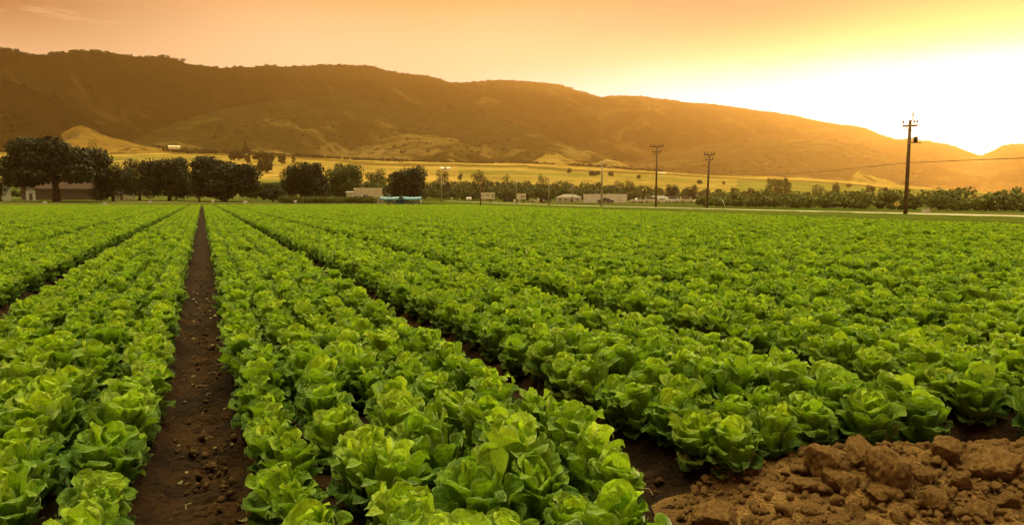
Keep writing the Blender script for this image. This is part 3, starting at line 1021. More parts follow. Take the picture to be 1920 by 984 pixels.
ORD = ['', 'first', 'second', 'third', 'fourth', 'fifth', 'sixth', 'seventh', 'eighth', 'ninth', 'tenth', 'eleventh', 'twelfth', 'thirteenth', 'fourteenth', 'fifteenth',
       'sixteenth', 'seventeenth', 'eighteenth', 'nineteenth', 'twentieth', 'twenty-first', 'twenty-second', 'twenty-third', 'twenty-fourth', 'twenty-fifth',
       'twenty-sixth', 'twenty-seventh', 'twenty-eighth', 'twenty-ninth', 'thirtieth', 'thirty-first', 'thirty-second', 'thirty-third']
LINE = ['left edge line', 'second line', 'middle line', 'fourth line', 'right edge line']
BEDN = {1: 'bed right of the dirt path', 0: 'bed left of the dirt path', 2: 'second bed right of the dirt path', 3: 'third bed right of the dirt path', -1: 'second bed left of the dirt path',
        4: 'fourth bed right of the dirt path', 5: 'fifth bed right of the dirt path'}
counter = {}
tdist = P[:, 0] * RD[0] + P[:, 1] * RD[1]
first = {}
for j in sorted(np.where(near)[0], key=lambda q: tdist[q]):
    b, i = int(P[j, 3]), int(P[j, 4])
    counter[(b, i)] = counter.get((b, i), 0) + 1
    vi = int(rng.integers(NHI))
    loc = (P[j, 0], P[j, 1], PZ[j])
    lab = f"{ORD[counter[(b, i)]]} lettuce from the front, {LINE[i]}, {BEDN.get(b, 'far bed')}"
    root = empty('lettuce', loc, rot[j, 2])
    e_ = lean[j]
    root.rotation_mode = 'QUATERNION'
    from mathutils import Euler, Quaternion, Vector
    tiltq = Quaternion(Vector((RD[0], RD[1], 0)), e_)
    root.rotation_quaternion = tiltq @ Euler((rot[j, 0], rot[j, 1], rot[j, 2])).to_quaternion()
    root.scale = sc3[j]
    tag(root, lab, 'lettuce', 'lettuces planted in lines on the beds')
    if vi not in first:
        first[vi] = (obj('outer_leaves', hi_parts[vi][0], root), obj('heart', hi_parts[vi][1], root))
    else:
        for src in first[vi]:
            c = src.copy(); COL.objects.link(c); c.parent = root
far = ~near
idx = np.where(r < 16, rng.integers(0, NHI, n_), np.where(r < 42, NHI + rng.integers(0, 5, n_), NHI + 5 + rng.integers(0, 5, n_)))
scf = sc3.copy(); scf[r > 42] *= 1.06
rotf = rot.copy()
scatter('lettuce_crop', np.stack([P[:, 0], P[:, 1], PZ], 1)[far], rotf[far], scf[far], idx[far], variants, label='rows of green lettuce filling the field beyond the nearest heads')


# ------------------------------------------------------------------ clods on the heap
def clod_mesh(name, seed, sub=4, rough=0.35, material=None):
    import bmesh
    bm = bmesh.new()
    bmesh.ops.create_icosphere(bm, subdivisions=sub, radius=1.0)
    V = np.array([v.co[:] for v in bm.verts])
    rg = np.random.default_rng(seed)
    # knock flats off it, then roughen
    for k in range(13):
        d = rg.normal(size=3); d /= np.linalg.norm(d)
        lim = rg.uniform(0.48, 0.85)
        q = V @ d
        V = V - np.clip(q - lim, 0, 9)[:, None] * d[None] * 0.97
    n1 = fbm(V[:, 0] * 1.6 + seed, V[:, 1] * 1.6 + V[:, 2] * 1.3, 3) - 0.5
    n2 = fbm(V[:, 0] * 5.6 + V[:, 2] * 3 + seed, V[:, 1] * 5.6 - V[:, 2] * 4.6, 4, True, 0.65) - 0.5
    n3 = fbm(V[:, 0] * 15 - V[:, 2] * 9 + seed, V[:, 1] * 15 + V[:, 2] * 11, 3) - 0.5
    V = V * (1 + n1 * rough * 0.8 + n2 * rough * 0.6 + n3 * rough * 0.45)[:, None]
    for v, c in zip(bm.verts, V):
        v.co = c
    me = bpy.data.meshes.new(name)
    bm.to_mesh(me); bm.free()
    me.polygons.foreach_set('use_smooth', np.ones(len(me.polygons), bool))
    me.materials.append(material or M_clod)
    return me


def on_mound(px, py):
    d = ray(px, py)
    for rr in np.arange(1.8, 8.0, 0.01):
        x, y, z = d[0] * rr, d[1] * rr, H + d[2] * rr
        if z <= float(mound_h(np.array(x), np.array(y))) + 0.02:
            return x, y, z, rr
    return x, y, z, rr


CL = [  # centre px, py, width px, height px, seed, label
    (1548, 868, 84, 78, 1, 'large rounded clod at the left end of the heap crest'),
    (1612, 852, 80, 66, 2, 'tall pale clod on the heap crest touching the lettuces'),
    (1672, 880, 84, 104, 3, 'blocky tall clod in the middle of the heap crest'),
    (1582, 902, 68, 56, 4, 'pointed clod below the two left crest clods'),
    (1776, 850, 64, 60, 5, 'upright clod standing alone behind the heap middle'),
    (1868, 868, 104, 74, 6, 'broad low clod at the right side of the heap'),
    (1660, 928, 64, 44, 7, 'squat clod just under the blocky tall one'),
    (1515, 912, 62, 40, 8, 'reddish clod on the left slope of the heap'),
    (1342, 974, 100, 60, 9, 'bright orange clod alone at the left foot of the heap'),
    (1755, 944, 52, 50, 10, 'pointed dark clod low on the heap front'),
    (1842, 958, 58, 56, 11, 'rounded dark clod low at the right of the heap'),
    (1740, 898, 46, 40, 12, 'small clod between the blocky clod and the upright one'),
    (1900, 940, 50, 46, 13, 'dark clod nearest the right edge of the picture'),
    (1530, 958, 56, 38, 14, 'flat crumbly clod low on the left slope'),
    (1610, 965, 48, 36, 15, 'small rough clod at the heap front centre'),
    (1690, 972, 44, 34, 16, 'lowest clod on the heap front'),
    (1808, 905, 46, 34, 17, 'small clod in front of the broad low clod'),
]
for (px, py, wpx, hpx, sd_, lab) in CL:
    x, y, z, rr = on_mound(px, py + hpx * 0.30)
    dep = rr * math.cos(math.atan2(x, y))
    me = clod_mesh('soil_clod', sd_, 5)
    o = obj('soil_clod', me)
    sx = wpx / F * dep * 0.5 * 1.08; sz = hpx / F * dep * 0.5 * 1.15
    o.location = (x, y + 0.02, z + sz * 0.45)
    o.scale = (sx, (sx + sz) * 0.5, sz)
    o.rotation_euler = (0.0, 0.0, 0.3 * ((sd_ % 5) - 2))
    tag(o, lab, 'clod', 'clods of dry earth on the soil heap')

small = [unlinked('clod_source', clod_mesh('small_clod', 40 + k, 2, 0.4)) for k in range(6)]
pts = []; scs = []
for k in range(9000):
    x = rng.uniform(0.7, 3.4); y = rng.uniform(1.1, 3.2)
    m = float(mound_h(np.array(x), np.array(y)))
    if m > 0.015:
        s_ = 0.004 + 0.024 * rng.random() ** 3.2
        zb = float(bed_z(np.array(x * RL[0] + y * RL[1]))) + 0.035
        pts.append((x, y, max(m + 0.022, zb if m > 0.02 else 0.0) + s_ * 0.35)); scs.append(s_)
heap_pts, heap_scs = pts, scs
pts = []; scs = []
for k in range(3600):   # crumbs along the furrows
    fi = rng.choice([0, 0, 0, 1, 1, 2, -1]); t = 0.9 + 14 * rng.random() ** 1.8
    L_ = FUR0 + fi * BED + rng.normal() * 0.11
    x, y = t * RD[0] + L_ * RL[0], t * RD[1] + L_ * RL[1]
    s_ = 0.003 + 0.020 * rng.random() ** 4
    pts.append((x, y, 0.014 + s_ * 0.2)); scs.append(s_)
small2 = []
for k in range(4):
    small2.append(unlinked('clod_source', clod_mesh('small_clod', 60 + k, 2, 0.4, M_crumb)))
pts = np.array(pts); scs = np.array(scs)
scatter('furrow_crumbs', pts, rng.random((len(pts), 3)) * 6, scs[:, None] * rng.uniform(0.7, 1.3, (len(pts), 3)), rng.integers(0, 4, len(pts)), small2,
        label='dark crumbs of earth strewn along the bare furrows')
pts = np.array(heap_pts); scs = np.array(heap_scs)
scatter('loose_crumbs', pts, rng.random((len(pts), 3)) * 6, scs[:, None] * rng.uniform(0.7, 1.3, (len(pts), 3)), rng.integers(0, 6, len(pts)), small,
        label='loose crumbs and pebbles of dry earth strewn over the heap')
# scraps of leaf dropped on the paths
M_scrap = mat('wilted_leaf_scrap', (0.07, 0.085, 0.02), 0.8, 0.5, 9.0, (0.13, 0.10, 0.035))
V = []; Fc = []
for k in range(60):
    t = 1.8 + 9 * rng.random(); L_ = FUR0 + rng.choice([0, 0, 0, 1]) * BED + rng.choice([-1, 1]) * (0.05 + 0.13 * rng.random())
    x, y = t * RD[0] + L_ * RL[0], t * RD[1] + L_ * RL[1]
    a = rng.random() * 6.28; s_ = rng.uniform(0.007, 0.024); o_ = len(V)
    ring = [(math.cos(q) * s_ * (1.5 if abs(math.cos(q)) > 0.5 else 1.0) * rng.uniform(0.8, 1.15), math.sin(q) * s_ * 0.8, s_ * 0.5 * math.sin(q * 2 + a)) for q in np.linspace(0, 5.5, 8)]
    V.append((x, y, 0.035))
    for (u_, v_, w_) in ring:
        V.append((x + u_ * math.cos(a) - v_ * math.sin(a), y + u_ * math.sin(a) + v_ * math.cos(a), 0.036 + w_ * 0.6))
    Fc += [(o_, o_ + 1 + q, o_ + 1 + (q + 1) % 8) for q in range(8)]
tag(obj('leaf_scraps', new_mesh('leaf_scraps', V, Fc, True, [M_scrap])), 'small wilted scraps of leaf dropped on the bare paths', kind='stuff')
# dry stalks lying in the open paths
b = MB()
for k in range(26):
    t = 1.8 + 6 * rng.random(); L_ = FUR0 + rng.choice([0, 0, 1]) * BED + rng.normal() * 0.11
    x, y = t * RD[0] + L_ * RL[0], t * RD[1] + L_ * RL[1]
    a = rng.random() * 6.28; ln = rng.uniform(0.03, 0.11)
    b.tube([(x, y, 0.022), (x + math.cos(a) * ln * 0.5, y + math.sin(a) * ln * 0.5, 0.03), (x + math.cos(a + 0.4) * ln, y + math.sin(a + 0.4) * ln, 0.022)], 0.0012, 4)
tag(b.build('dry_stalks', M_straw), 'thin dry stalks scattered on the bare soil of the paths', kind='stuff')


# ------------------------------------------------------------------ trees along the far edge of the field
TREES = [
    # px, top, width, r, label, n, kind
    (0, 286, 56, 200, 'dark tree cut off by the left edge of the picture', 1400, 'o'),
    (106, 257, 160, 190, 'tallest broad dark tree, overhanging the brown-roofed house', 5200, 'o'),
    (178, 256, 20, 420, 'small dark tree peeking over the shoulder of the tallest tree', 500, 'o'),
    (212, 303, 74, 196, 'low dark tree right beside the tallest one', 2000, 'o'),
    (262, 297, 66, 215, 'rounded dark tree left of the wide domed one', 2000, 'o'),
    (318, 291, 90, 200, 'wide domed dark tree between two rounded ones', 3000, 'o'),
    (374, 318, 46, 190, 'short grey-green tree filling the gap between two domed trees', 1200, 'g'),
    (421, 291, 120, 186, 'broadest domed dark tree directly right of the dirt path', 3800, 'o'),
    (495, 338, 80, 215, 'pale olive bushy tree between two dark domed trees', 1800, 'g'),
    (512, 348, 44, 182, 'low round dark shrub at the field edge', 900, 'o'),
    (544, 312, 40, 235, 'dark upright tree behind the first round tree', 900, 'o'),
    (575, 303, 84, 196, 'round dark tree left of its slightly paler twin', 2800, 'o'),
    (646, 303, 72, 205, 'slightly paler round tree behind the cream building', 2400, 'g'),
    (706, 315, 46, 240, 'rounded olive tree above the cream building', 1200, 'g'),
    (764, 309, 76, 190, 'round dark tree standing over the blue-topped trailer', 2800, 'o'),
    (708, 340, 66, 225, 'pale loose tree just right of the cream building', 1200, 'g'),
    (831, 316, 32, 300, 'small dark tree behind the thin lamp pole', 800, 'o'),
    (899, 317, 34, 320, 'small dark tree above the larger billboard', 800, 'o'),
    (948, 324, 16, 340, 'narrow little tree between the two billboards', 300, 'o'),
    (1018, 324, 26, 340, 'round dark tree right of the smaller billboard', 600, 'o'),
    (1160, 337, 30, 330, 'round dark tree behind the white building', 600, 'o'),
    (1180, 335, 22, 335, 'flat topped dark tree right behind the white building', 500, 'o'),
    (1260, 344, 22, 300, 'small dark tree right of the first double-arm pole', 500, 'o'),
    (1298, 345, 24, 290, 'dark round tree left of the middle power pole', 500, 'o'),
    (1378, 350, 18, 300, 'small round tree right of the middle power pole', 400, 'g'),
    (1408, 351, 16, 300, 'smallest round tree in the middle right woodland', 400, 'g'),
    (1450, 332, 30, 330, 'left half of the tallest twin-crowned far tree', 900, 'o'),
    (1470, 331, 24, 335, 'right half of the tallest twin-crowned far tree', 900, 'o'),
    (1534, 345, 22, 340, 'olive tree left of the slim upright one', 400, 'g'),
    (1566, 341, 17, 340, 'slim upright tree on the field behind the woodland', 500, 'o'),
    (1598, 357, 18, 330, 'low bushy tree left of the blocky one', 400, 'g'),
    (1631, 346, 20, 330, 'blocky dark tree nearest left of the big power pole pair', 600, 'o'),
    (1656, 350, 18, 325, 'left tree of the pair beside the big power pole', 500, 'o'),
    (1670, 354, 14, 328, 'right tree of the pair beside the big power pole', 400, 'o'),
    (1775, 369, 22, 300, 'hazy round tree right of the big power pole', 400, 'g'),
    (1805, 370, 24, 310, 'hazy low tree under the setting sun', 400, 'g'),
    (1885, 372, 26, 310, 'hazy low tree near the right edge of the picture', 400, 'g'),
]
for (px, top, wd, rr, lab, n, kd) in TREES:
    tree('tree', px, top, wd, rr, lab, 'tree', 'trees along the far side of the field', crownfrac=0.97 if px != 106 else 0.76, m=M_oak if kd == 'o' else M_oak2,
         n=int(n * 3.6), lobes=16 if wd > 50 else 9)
# trees standing out on the slopes behind
for (px, top, wd, rr, lab, nm, shp) in [
    (463, 261, 15, 1250, 'pointed cypress alone at the foot of the hills', 'cypress', 'cone'),
    (450, 282, 30, 1150, 'dark tree just below the pointed cypress', 'tree', 'round'),
    (467, 288, 14, 1000, 'small dark tree beside the tiny white gable on the slope', 'tree', 'round'),
    (501, 299, 32, 760, 'wide low dark tree alone on the golden slope', 'tree', 'round'),
    (531, 289, 15, 1000, 'left of two small round shrubs on the golden slope', 'shrub', 'round'),
    (552, 291, 8, 1000, 'right of two small round shrubs on the golden slope', 'shrub', 'round'),
    (495, 285, 40, 1120, 'long low thicket right of the pointed cypress', 'shrub', 'round'),
    (863, 325, 10, 700, 'small shrub on the slope right of the lamp pole tree', 'shrub', 'round'),
    (1067, 315, 9, 1000, 'tiny shrub on the golden slope above the low house', 'shrub', 'round'),
    (1115, 320, 22, 950, 'wide shrub on the slope left of the tall thin pole', 'shrub', 'round'),
    (1145, 321, 12, 950, 'shrub on the slope right of the tall thin pole', 'shrub', 'round'),
    (1197, 327, 10, 900, 'faint shrub between the tall thin pole and the first power pole', 'shrub', 'round'),
    (1311, 337, 12, 800, 'shrub on the green slope left of the middle power pole', 'shrub', 'round'),
    (1356, 339, 6, 800, 'tiny tree on the green slope right of the middle power pole', 'shrub', 'round'),
    (1590, 344, 10, 900, 'shrub on the slope near the slim upright tree', 'shrub', 'round'),
]:
    tree(nm, px, top, wd, rr, lab, 'tree' if nm != 'shrub' else 'shrub', 'trees and shrubs dotted over the slopes', crownfrac=0.96, m=M_oak, n=700, lobes=7, shape=shp, leaf=wd / F * far_r(rr) * 0.055)


def belt():
    """far-off wood and hedges in front of the slopes, read as one mass"""
    V = []; Fc = []; off = 0
    rows = [(330, 700, 1990, 350, 9, 90), (300, 560, 1990, 358, 8, 90), (285, 680, 2050, 364, 7, 90), (400, 690, 1990, 344, 9, 80), (300, -60, 700, 352, 9, 50)]
    for (rr, p0, p1, top, hh, n) in rows:
        for k in range(n):
            px = p0 + (p1 - p0) * (k + random.random()) / n
            r2 = rr * random.uniform(0.94, 1.12)
            t2 = np.interp(px, (-60, 560, 700, 960, 1100, 1200, 1400, 1560, 1800, 2050), (352, 352, 343, 339, 341, 346, 358, 363, 371, 375)) + (top - 344) * 0.75 + random.uniform(-3, 4)
            if 1090 < px < 1180 and r2 < 290:
                continue
            x, y, z = at(px, r2)
            ht = max(1.5, zray(px, t2, r2) - z)
            w_ = ht * random.uniform(1.1, 2.0)
            cs, rs = crown_lobes(w_, ht * 0.98, ht * 0.02, 8)
            v, f = leaf_cloud(cs, rs, 330, max(0.35, w_ * 0.045), shell=0.4)
            v = v + np.array([x, y, z])
            V.append(v); Fc.append(f + off); off += len(v)
    me = new_mesh('woodland', np.concatenate(V), np.concatenate(Fc), False, [M_oak2])
    tag(obj('woodland', me), 'dusky green belt of distant woodland behind the roadside buildings', kind='stuff')


belt()


def hedge(name, line, n, wid, hts, m, seedleaf, label, cat=None, kind=None):
    """line: list of (x, y); bushes of uneven height along it as one mesh"""
    V = []; Fc = []; off = 0
    line = np.array(line, float)
    seg = np.hypot(*np.diff(line, axis=0).T); cum = np.concatenate([[0], np.cumsum(seg)])
    for k in range(n):
        q = (k + random.random()) / n * cum[-1]
        x = np.interp(q, cum, line[:, 0]); y = np.interp(q, cum, line[:, 1]) + random.uniform(-wid, wid)
        h = random.uniform(*hts); w_ = h * random.uniform(1.2, 2.2)
        cs, rs = crown_lobes(w_, h, 0.0, 5)
        v, f = leaf_cloud(cs, rs, 220, seedleaf, shell=0.4)
        v[:, 2] = np.maximum(v[:, 2], 0.0)
        v = v + np.array([x, y, ground_z(x, y)])
        V.append(v); Fc.append(f + off); off += len(v)
    me = new_mesh(name, np.concatenate(V), np.concatenate(Fc), False, [m])
    return tag(obj(name, me), label, cat, kind=kind)


pp = [KD * t + KL * 76 for t in np.linspace(10, 118, 8)]
hedge('shrub_belt', pp, 105, 5.0, (0.7, 2.3), M_hedge, 0.20, 'dark green shrub belt along the far side of the road at right', kind='stuff')
pp = [KD * t + KL * 86 for t in np.linspace(0, 130, 8)]
hedge('shrub_belt', pp, 110, 6.0, (1.2, 3.3), M_hedge, 0.24, 'dusky row of taller shrubs behind the roadside belt at right', kind='stuff')
pp = [at(px, 158)[:2] for px in (528, 580, 640, 704)]
hedge('hedge', pp, 60, 0.4, (1.25, 1.75), M_hedge, 0.14, 'long low weedy hedge in front of the cream flat-roofed building', 'hedge')

# scrub on the hills: many small crowns, one object
sv = []
for k in range(4):
    cs, rs = crown_lobes(1.0, 0.9, 0.0, 6)
    v, f = leaf_cloud(cs, rs, 90, 0.11, shell=0.5)
    sv.append(unlinked('scrub_source', new_mesh('scrub_clump', v, f, False, [M_bush])))
spts = []; sscl = []
for (X, Y, Z, S, px), crest_n, body_n, lo, hi_ in [(R_ridge, 1500, 500, 0.3, 1.0), (R_mid, 120, 2600, 0.0, 0.75), (R_left, 60, 1100, 0.0, 0.9), (R_right, 60, 500, 0.0, 0.6)]:
    ci = np.argmin(np.abs(S[:, 0] - 1.0))
    for k in range(crest_n):
        j = int(rng.integers(0, X.shape[1]))
        if fbm(np.array(j * 0.11), np.array(2.2), 3) < 0.44 and rng.random() < 0.75:
            continue
        s_ = rng.uniform(3, 7) * (1.3 if j % 3 else 0.8)
        spts.append((X[ci, j] + rng.normal() * 6, Y[ci, j], Z[ci, j] - 2)); sscl.append((s_ * 1.3, s_ * 1.3, s_ * 0.85))
    for k in range(body_n):
        i = int(rng.integers(0, ci)); j = int(rng.integers(0, X.shape[1]))
        if not (lo <= S[i, 0] <= hi_) or rng.random() < S[i, 0] * 0.75:
            continue
        if fbm(np.array(X[i, j] * 0.007), np.array(Y[i, j] * 0.007), 3) < 0.47:
            continue
        s_ = rng.uniform(3, 8)
        spts.append((X[i, j] + rng.normal() * 5, Y[i, j] + rng.normal() * 5, Z[i, j] - 1)); sscl.append((s_ * 1.4, s_ * 1.4, s_ * 0.8))
for k in range(330):   # foot-of-slope bushes along the line where hills meet the fields
    px = rng.uniform(330, 1250); rr = 1050 + rng.normal() * 14
    x, y, z = at(px, rr); s_ = rng.uniform(4, 9)
    spts.append((x, y, z - 1)); sscl.append((s_ * 1.6, s_, s_ * 0.7))
spts = np.array(spts); sscl = np.array(sscl)
scatter('hillside_scrub', spts, np.stack([np.zeros(len(spts)), np.zeros(len(spts)), rng.random(len(spts)) * 6.28], 1), sscl, rng.integers(0, 4, len(spts)), sv,
        label='dark scrub and small trees dotted over the hillsides and ridge line')


# ------------------------------------------------------------------ poles, wire
def face_cam(root, extra=0.0):
    root.rotation_euler = (0, 0, -math.atan2(root.location.x, root.location.y) + extra)


def utility_pole(px, top, r, label, arms=(), rad=0.14, m=None, lean=0.0, name='utility_pole', cat='power pole', group=None, transformer=False, lamp=None, toppin=False, arm_turn=0.0):
    x, y, z = at(px, r)
    ht = zray(px, top, r) - z
    root = empty(name, (x, y, z)); face_cam(root, arm_turn); root.rotation_euler[1] = lean
    tag(root, label, cat, group)
    m = m or M_pole
    MB().tube([(0, 0, -0.4), (0, 0, ht * 0.5), (0, 0, ht)], [rad * 1.15, rad, rad * 0.75], 10).build('shaft', m, root, True)
    for (py, half, ins) in arms:
        zz = zray(px, py, r) - z
        b = MB(); b.box(-half, half, rad * 0.9, rad * 0.9 + 0.12, zz - 0.07, zz + 0.07)
        b.tube([(-half * 0.5, rad, zz - 0.06), (0, rad * 0.9, zz - 0.65)], 0.025, 6); b.tube([(half * 0.5, rad, zz - 0.06), (0, rad * 0.9, zz - 0.65)], 0.025, 6)
        b.build('crossarm', m, root)
        for ix in ins:
            MB().tube([(ix, rad + 0.06, zz + 0.07), (ix, rad + 0.06, zz + 0.22), (ix, rad + 0.06, zz + 0.24), (ix, rad + 0.06, zz + 0.40), (ix, rad + 0.06, zz + 0.44)], [0.022, 0.022, 0.075, 0.06, 0.02], 8).build('insulator', M_dark, root, True)
    if transformer:
        zz = zray(px, transformer, r) - z
        b = MB(); b.tube([(0.46, 0, zz - 0.20), (0.46, 0, zz - 0.17), (0.46, 0, zz + 0.20), (0.46, 0, zz + 0.24)], [0.10, 0.16, 0.16, 0.08], 12)
        b.box(0.1, 0.36, -0.04, 0.04, zz - 0.15, zz - 0.08); b.box(0.1, 0.36, -0.04, 0.04, zz + 0.1, zz + 0.17)
        b.tube([(0.40, 0, zz + 0.2), (0.40, 0, zz + 0.38)], 0.03, 6); b.tube([(0.53, 0, zz + 0.2), (0.53, 0, zz + 0.36)], 0.03, 6); b.box(0.1, 0.9, -0.03, 0.03, zz - 0.27, zz - 0.21)
        b.build('transformer', M_dark, root, True)
    if toppin:
        MB().tube([(0.0, 0, ht - 0.2), (0.18, 0, ht + 0.05), (0.18, 0, ht + 0.45), (0.18, 0, ht + 0.6)], [0.03, 0.03, 0.05, 0.06], 8).build('top_insulator', M_dark, root, True)
    if lamp:
        dx, py = lamp
        zz = zray(px, py, r) - z
        MB().tube([(0, 0, zz), (dx * 0.5, 0, zz + 0.3), (dx, 0, zz + 0.3)], 0.035, 6).build('bracket', M_metal, root, True)
        MB().tube([(dx - 0.1, 0, zz + 0.34), (dx, 0, zz + 0.32), (dx + 0.35, 0, zz + 0.24), (dx + 0.45, 0, zz + 0.22)], [0.04, 0.09, 0.10, 0.04], 8).build('lamp_head', M_metal, root, True)
    return root, ht


GP = 'wooden power poles along the far side of the road'
utility_pole(1699, 226, 66, 'tallest power pole with transformer, standing in front of the sun glow', [(236, 0.55, (-0.5, 0.28, 0.5))], rad=0.145, group=GP, transformer=263, toppin=True)
bp = utility_pole(1326, 289, 112, 'slightly leaning double-arm power pole, right of its near twin', [(290, 0.85, (-0.75, -0.35, 0.35, 0.75)), (300, 0.6, (-0.5, 0.5))], rad=0.16, group=GP, lean=0.02)
utility_pole(1230, 274, 122, 'straight double-arm power pole right of the white building', [(275, 1.15, (-1.05, -0.5, 0.5, 1.05)), (285, 0.78, (-0.7, 0.7))], rad=0.16, group=GP)
utility_pole(1128, 302, 118, 'bare thin pole with curved lamp bracket in front of the white building', rad=0.15, m=M_polepale, group=GP, lamp=(0.8, 306))
utility_pole(1029, 334, 130, 'plain pale pole between the smaller billboard and the low house', rad=0.11, m=M_polepale, group=GP)
utility_pole(968, 336, 150, 'plain pale pole at the left edge of the smaller billboard', rad=0.10, m=M_polepale, group=GP)
utility_pole(901, 343, 108, 'plain dark pole at the left edge of the larger billboard', rad=0.09, m=M_pole, group=GP)
utility_pole(828, 329, 165, 'pale pole with short crossarm and lamp, right of the blue trailer', [(333, 0.55, (-0.45, 0.45))], rad=0.12, m=M_polepale, group=GP, lamp=(0.5, 347))
utility_pole(1073, 347, 230, 'floodlight pole behind the low house', rad=0.12, m=M_polepale, cat='light pole', name='floodlight_pole', lamp=(-0.3, 350))
utility_pole(1449, 371, 200, 'thin short lamp post on the far verge', rad=0.08, m=M_polepale, cat='lamp post', name='lamp_post', lamp=(0.3, 373))

# the service wire swinging across to the right
pts = []
for px, py, rr in [(1326, 328, 112), (1373, 330, 108), (1460, 327.5, 98), (1540, 322, 88), (1620, 313.5, 78), (1704, 305.5, 65), (1800, 301, 56), (1920, 296.5, 48), (2100, 286, 38), (2300, 270, 30)]:
    d = ray(px, py); pts.append((d[0] * rr, d[1] * rr, H + d[2] * rr))
tag(MB().tube(pts, 0.022, 6).build('overhead_wire', M_wire, None, True), 'dark wire sagging past the tallest pole to the right edge', 'wire')

# slanting white marker and short stump at the road
x, y, z = at(1357, 118)
o = MB().tube([(0.35, 0, -0.1), (-0.25, 0, 1.25)], 0.05, 8).build('marker_post', M_white, None, True, (x, y, z)); tag(o, 'leaning white marker post at the roadside', 'post')
x, y, z = at(1324, 100)
o = MB().tube([(0, 0, -0.1), (0, 0, 0.75), (0, 0, 0.82)], [0.09, 0.09, 0.03], 8).build('wooden_post', M_pole, None, True, (x, y, z)); tag(o, 'short dark post in front of the leaning power pole', 'post')
x, y, z = at(847, 190)
o = MB().tube([(0, 0, -0.1), (0, 0, 1.4), (0, 0, 1.5)], [0.10, 0.10, 0.04], 8).build('marker_post', M_white, None, True, (x, y, z)); tag(o, 'upright white post right of the pale lamp pole', 'post')

x, y, z = at(1738, 82)
root = empty('utility_box', (x, y, z)); face_cam(root, 0.2); tag(root, 'small white box on the grass right of the tallest pole', 'utility box')
MB().box(-0.34, 0.34, -0.2, 0.2, 0.0, 0.26).build('case', M_white, root); MB().box(-0.37, 0.37, -0.23, 0.23, 0.262, 0.31).build('lid', M_metal, root)

# diamond warning sign seen from behind, beside the tallest pole
x, y, z = at(1682, 72)
root = empty('road_sign', (x, y, z)); face_cam(root); tag(root, 'diamond shaped road sign on a thin post left of the tallest pole', 'road sign')
MB().box(-0.03, 0.03, -0.03, 0.03, -0.1, 1.25).build('post', M_polepale, root)
MB().prism([(0, 0.62), (0.26, 0.9), (0, 1.18), (-0.26, 0.9)], 0.032, 0.045).build('sign_plate', M_yellow, root)


# ------------------------------------------------------------------ signs, buildings
def billboard(px0, px1, top, bot, r, label, marks, legs=2):
    pc = (px0 + px1) / 2
    x, y, z = at(pc, r)
    wd = (px1 - px0) / F * r * 0.99
    zt = zray(pc, top, r) - z; zb = zray(pc, bot, r) - z
    root = empty('billboard', (x, y, z)); face_cam(root, 0.05)
    tag(root, label, 'billboard', 'roadside billboards')
    MB().box(-wd / 2, wd / 2, -0.08, 0.08, zb, zt).build('board', M_sign, root)
    for k in range(legs):
        lx = wd * (-0.22 + 0.44 * k)
        MB().box(lx - 0.1, lx + 0.1, 0.085, 0.28, -0.2, zt - 0.15).build('leg', M_white if k == 0 else M_pole, root)
    b = MB()
    for (u0, u1, v0, v1) in marks:
        b.box(-wd / 2 + u0 * wd, -wd / 2 + u1 * wd, -0.095, -0.083, zb + v0 * (zt - zb), zb + v1 * (zt - zb))
    b.build('lettering', M_ink, root)


billboard(901, 928, 361, 373.5, 170, 'larger cream billboard with four dark marks', [(0.06, 0.32, 0.50, 0.56), (0.42, 0.50, 0.50, 0.72), (0.55, 0.63, 0.50, 0.72), (0.78, 0.84, 0.22, 0.80), (0.90, 0.94, 0.3, 0.78)])
billboard(969, 986, 363, 374, 175, 'smaller square cream billboard right of the larger one', [(0.45, 0.56, 0.4, 0.62), (0.60, 0.70, 0.4, 0.72), (0.76, 0.86, 0.4, 0.62), (0.40, 0.90, 0.25, 0.30)])
x, y, z = at(964.5, 176)
root = empty('small_sign', (x, y, z)); face_cam(root); tag(root, 'small white sign just left of the smaller billboard', 'sign')
MB().box(-0.28, 0.28, -0.03, 0.03, 0.35, 1.1).build('plate', M_white, root); MB().box(-0.04, 0.04, 0.033, 0.1, -0.1, 1.0).build('post', M_pole, root)
# white tank on a stand
x, y, z = at(879, 190)
root = empty('water_tank', (x, y, z)); face_cam(root); tag(root, 'white tank on short legs left of the larger billboard', 'tank')
MB().tube([(-0.75, 0, 1.1), (-0.68, 0, 1.1), (0.68, 0, 1.1), (0.75, 0, 1.1)], [0.35, 0.48, 0.48, 0.35], 14).build('tank', M_white, root, True)
for sx in (-0.5, 0.5):
    MB().box(sx - 0.05, sx + 0.05, -0.3, 0.3, -0.1, 0.72).build('leg', M_dark, root)


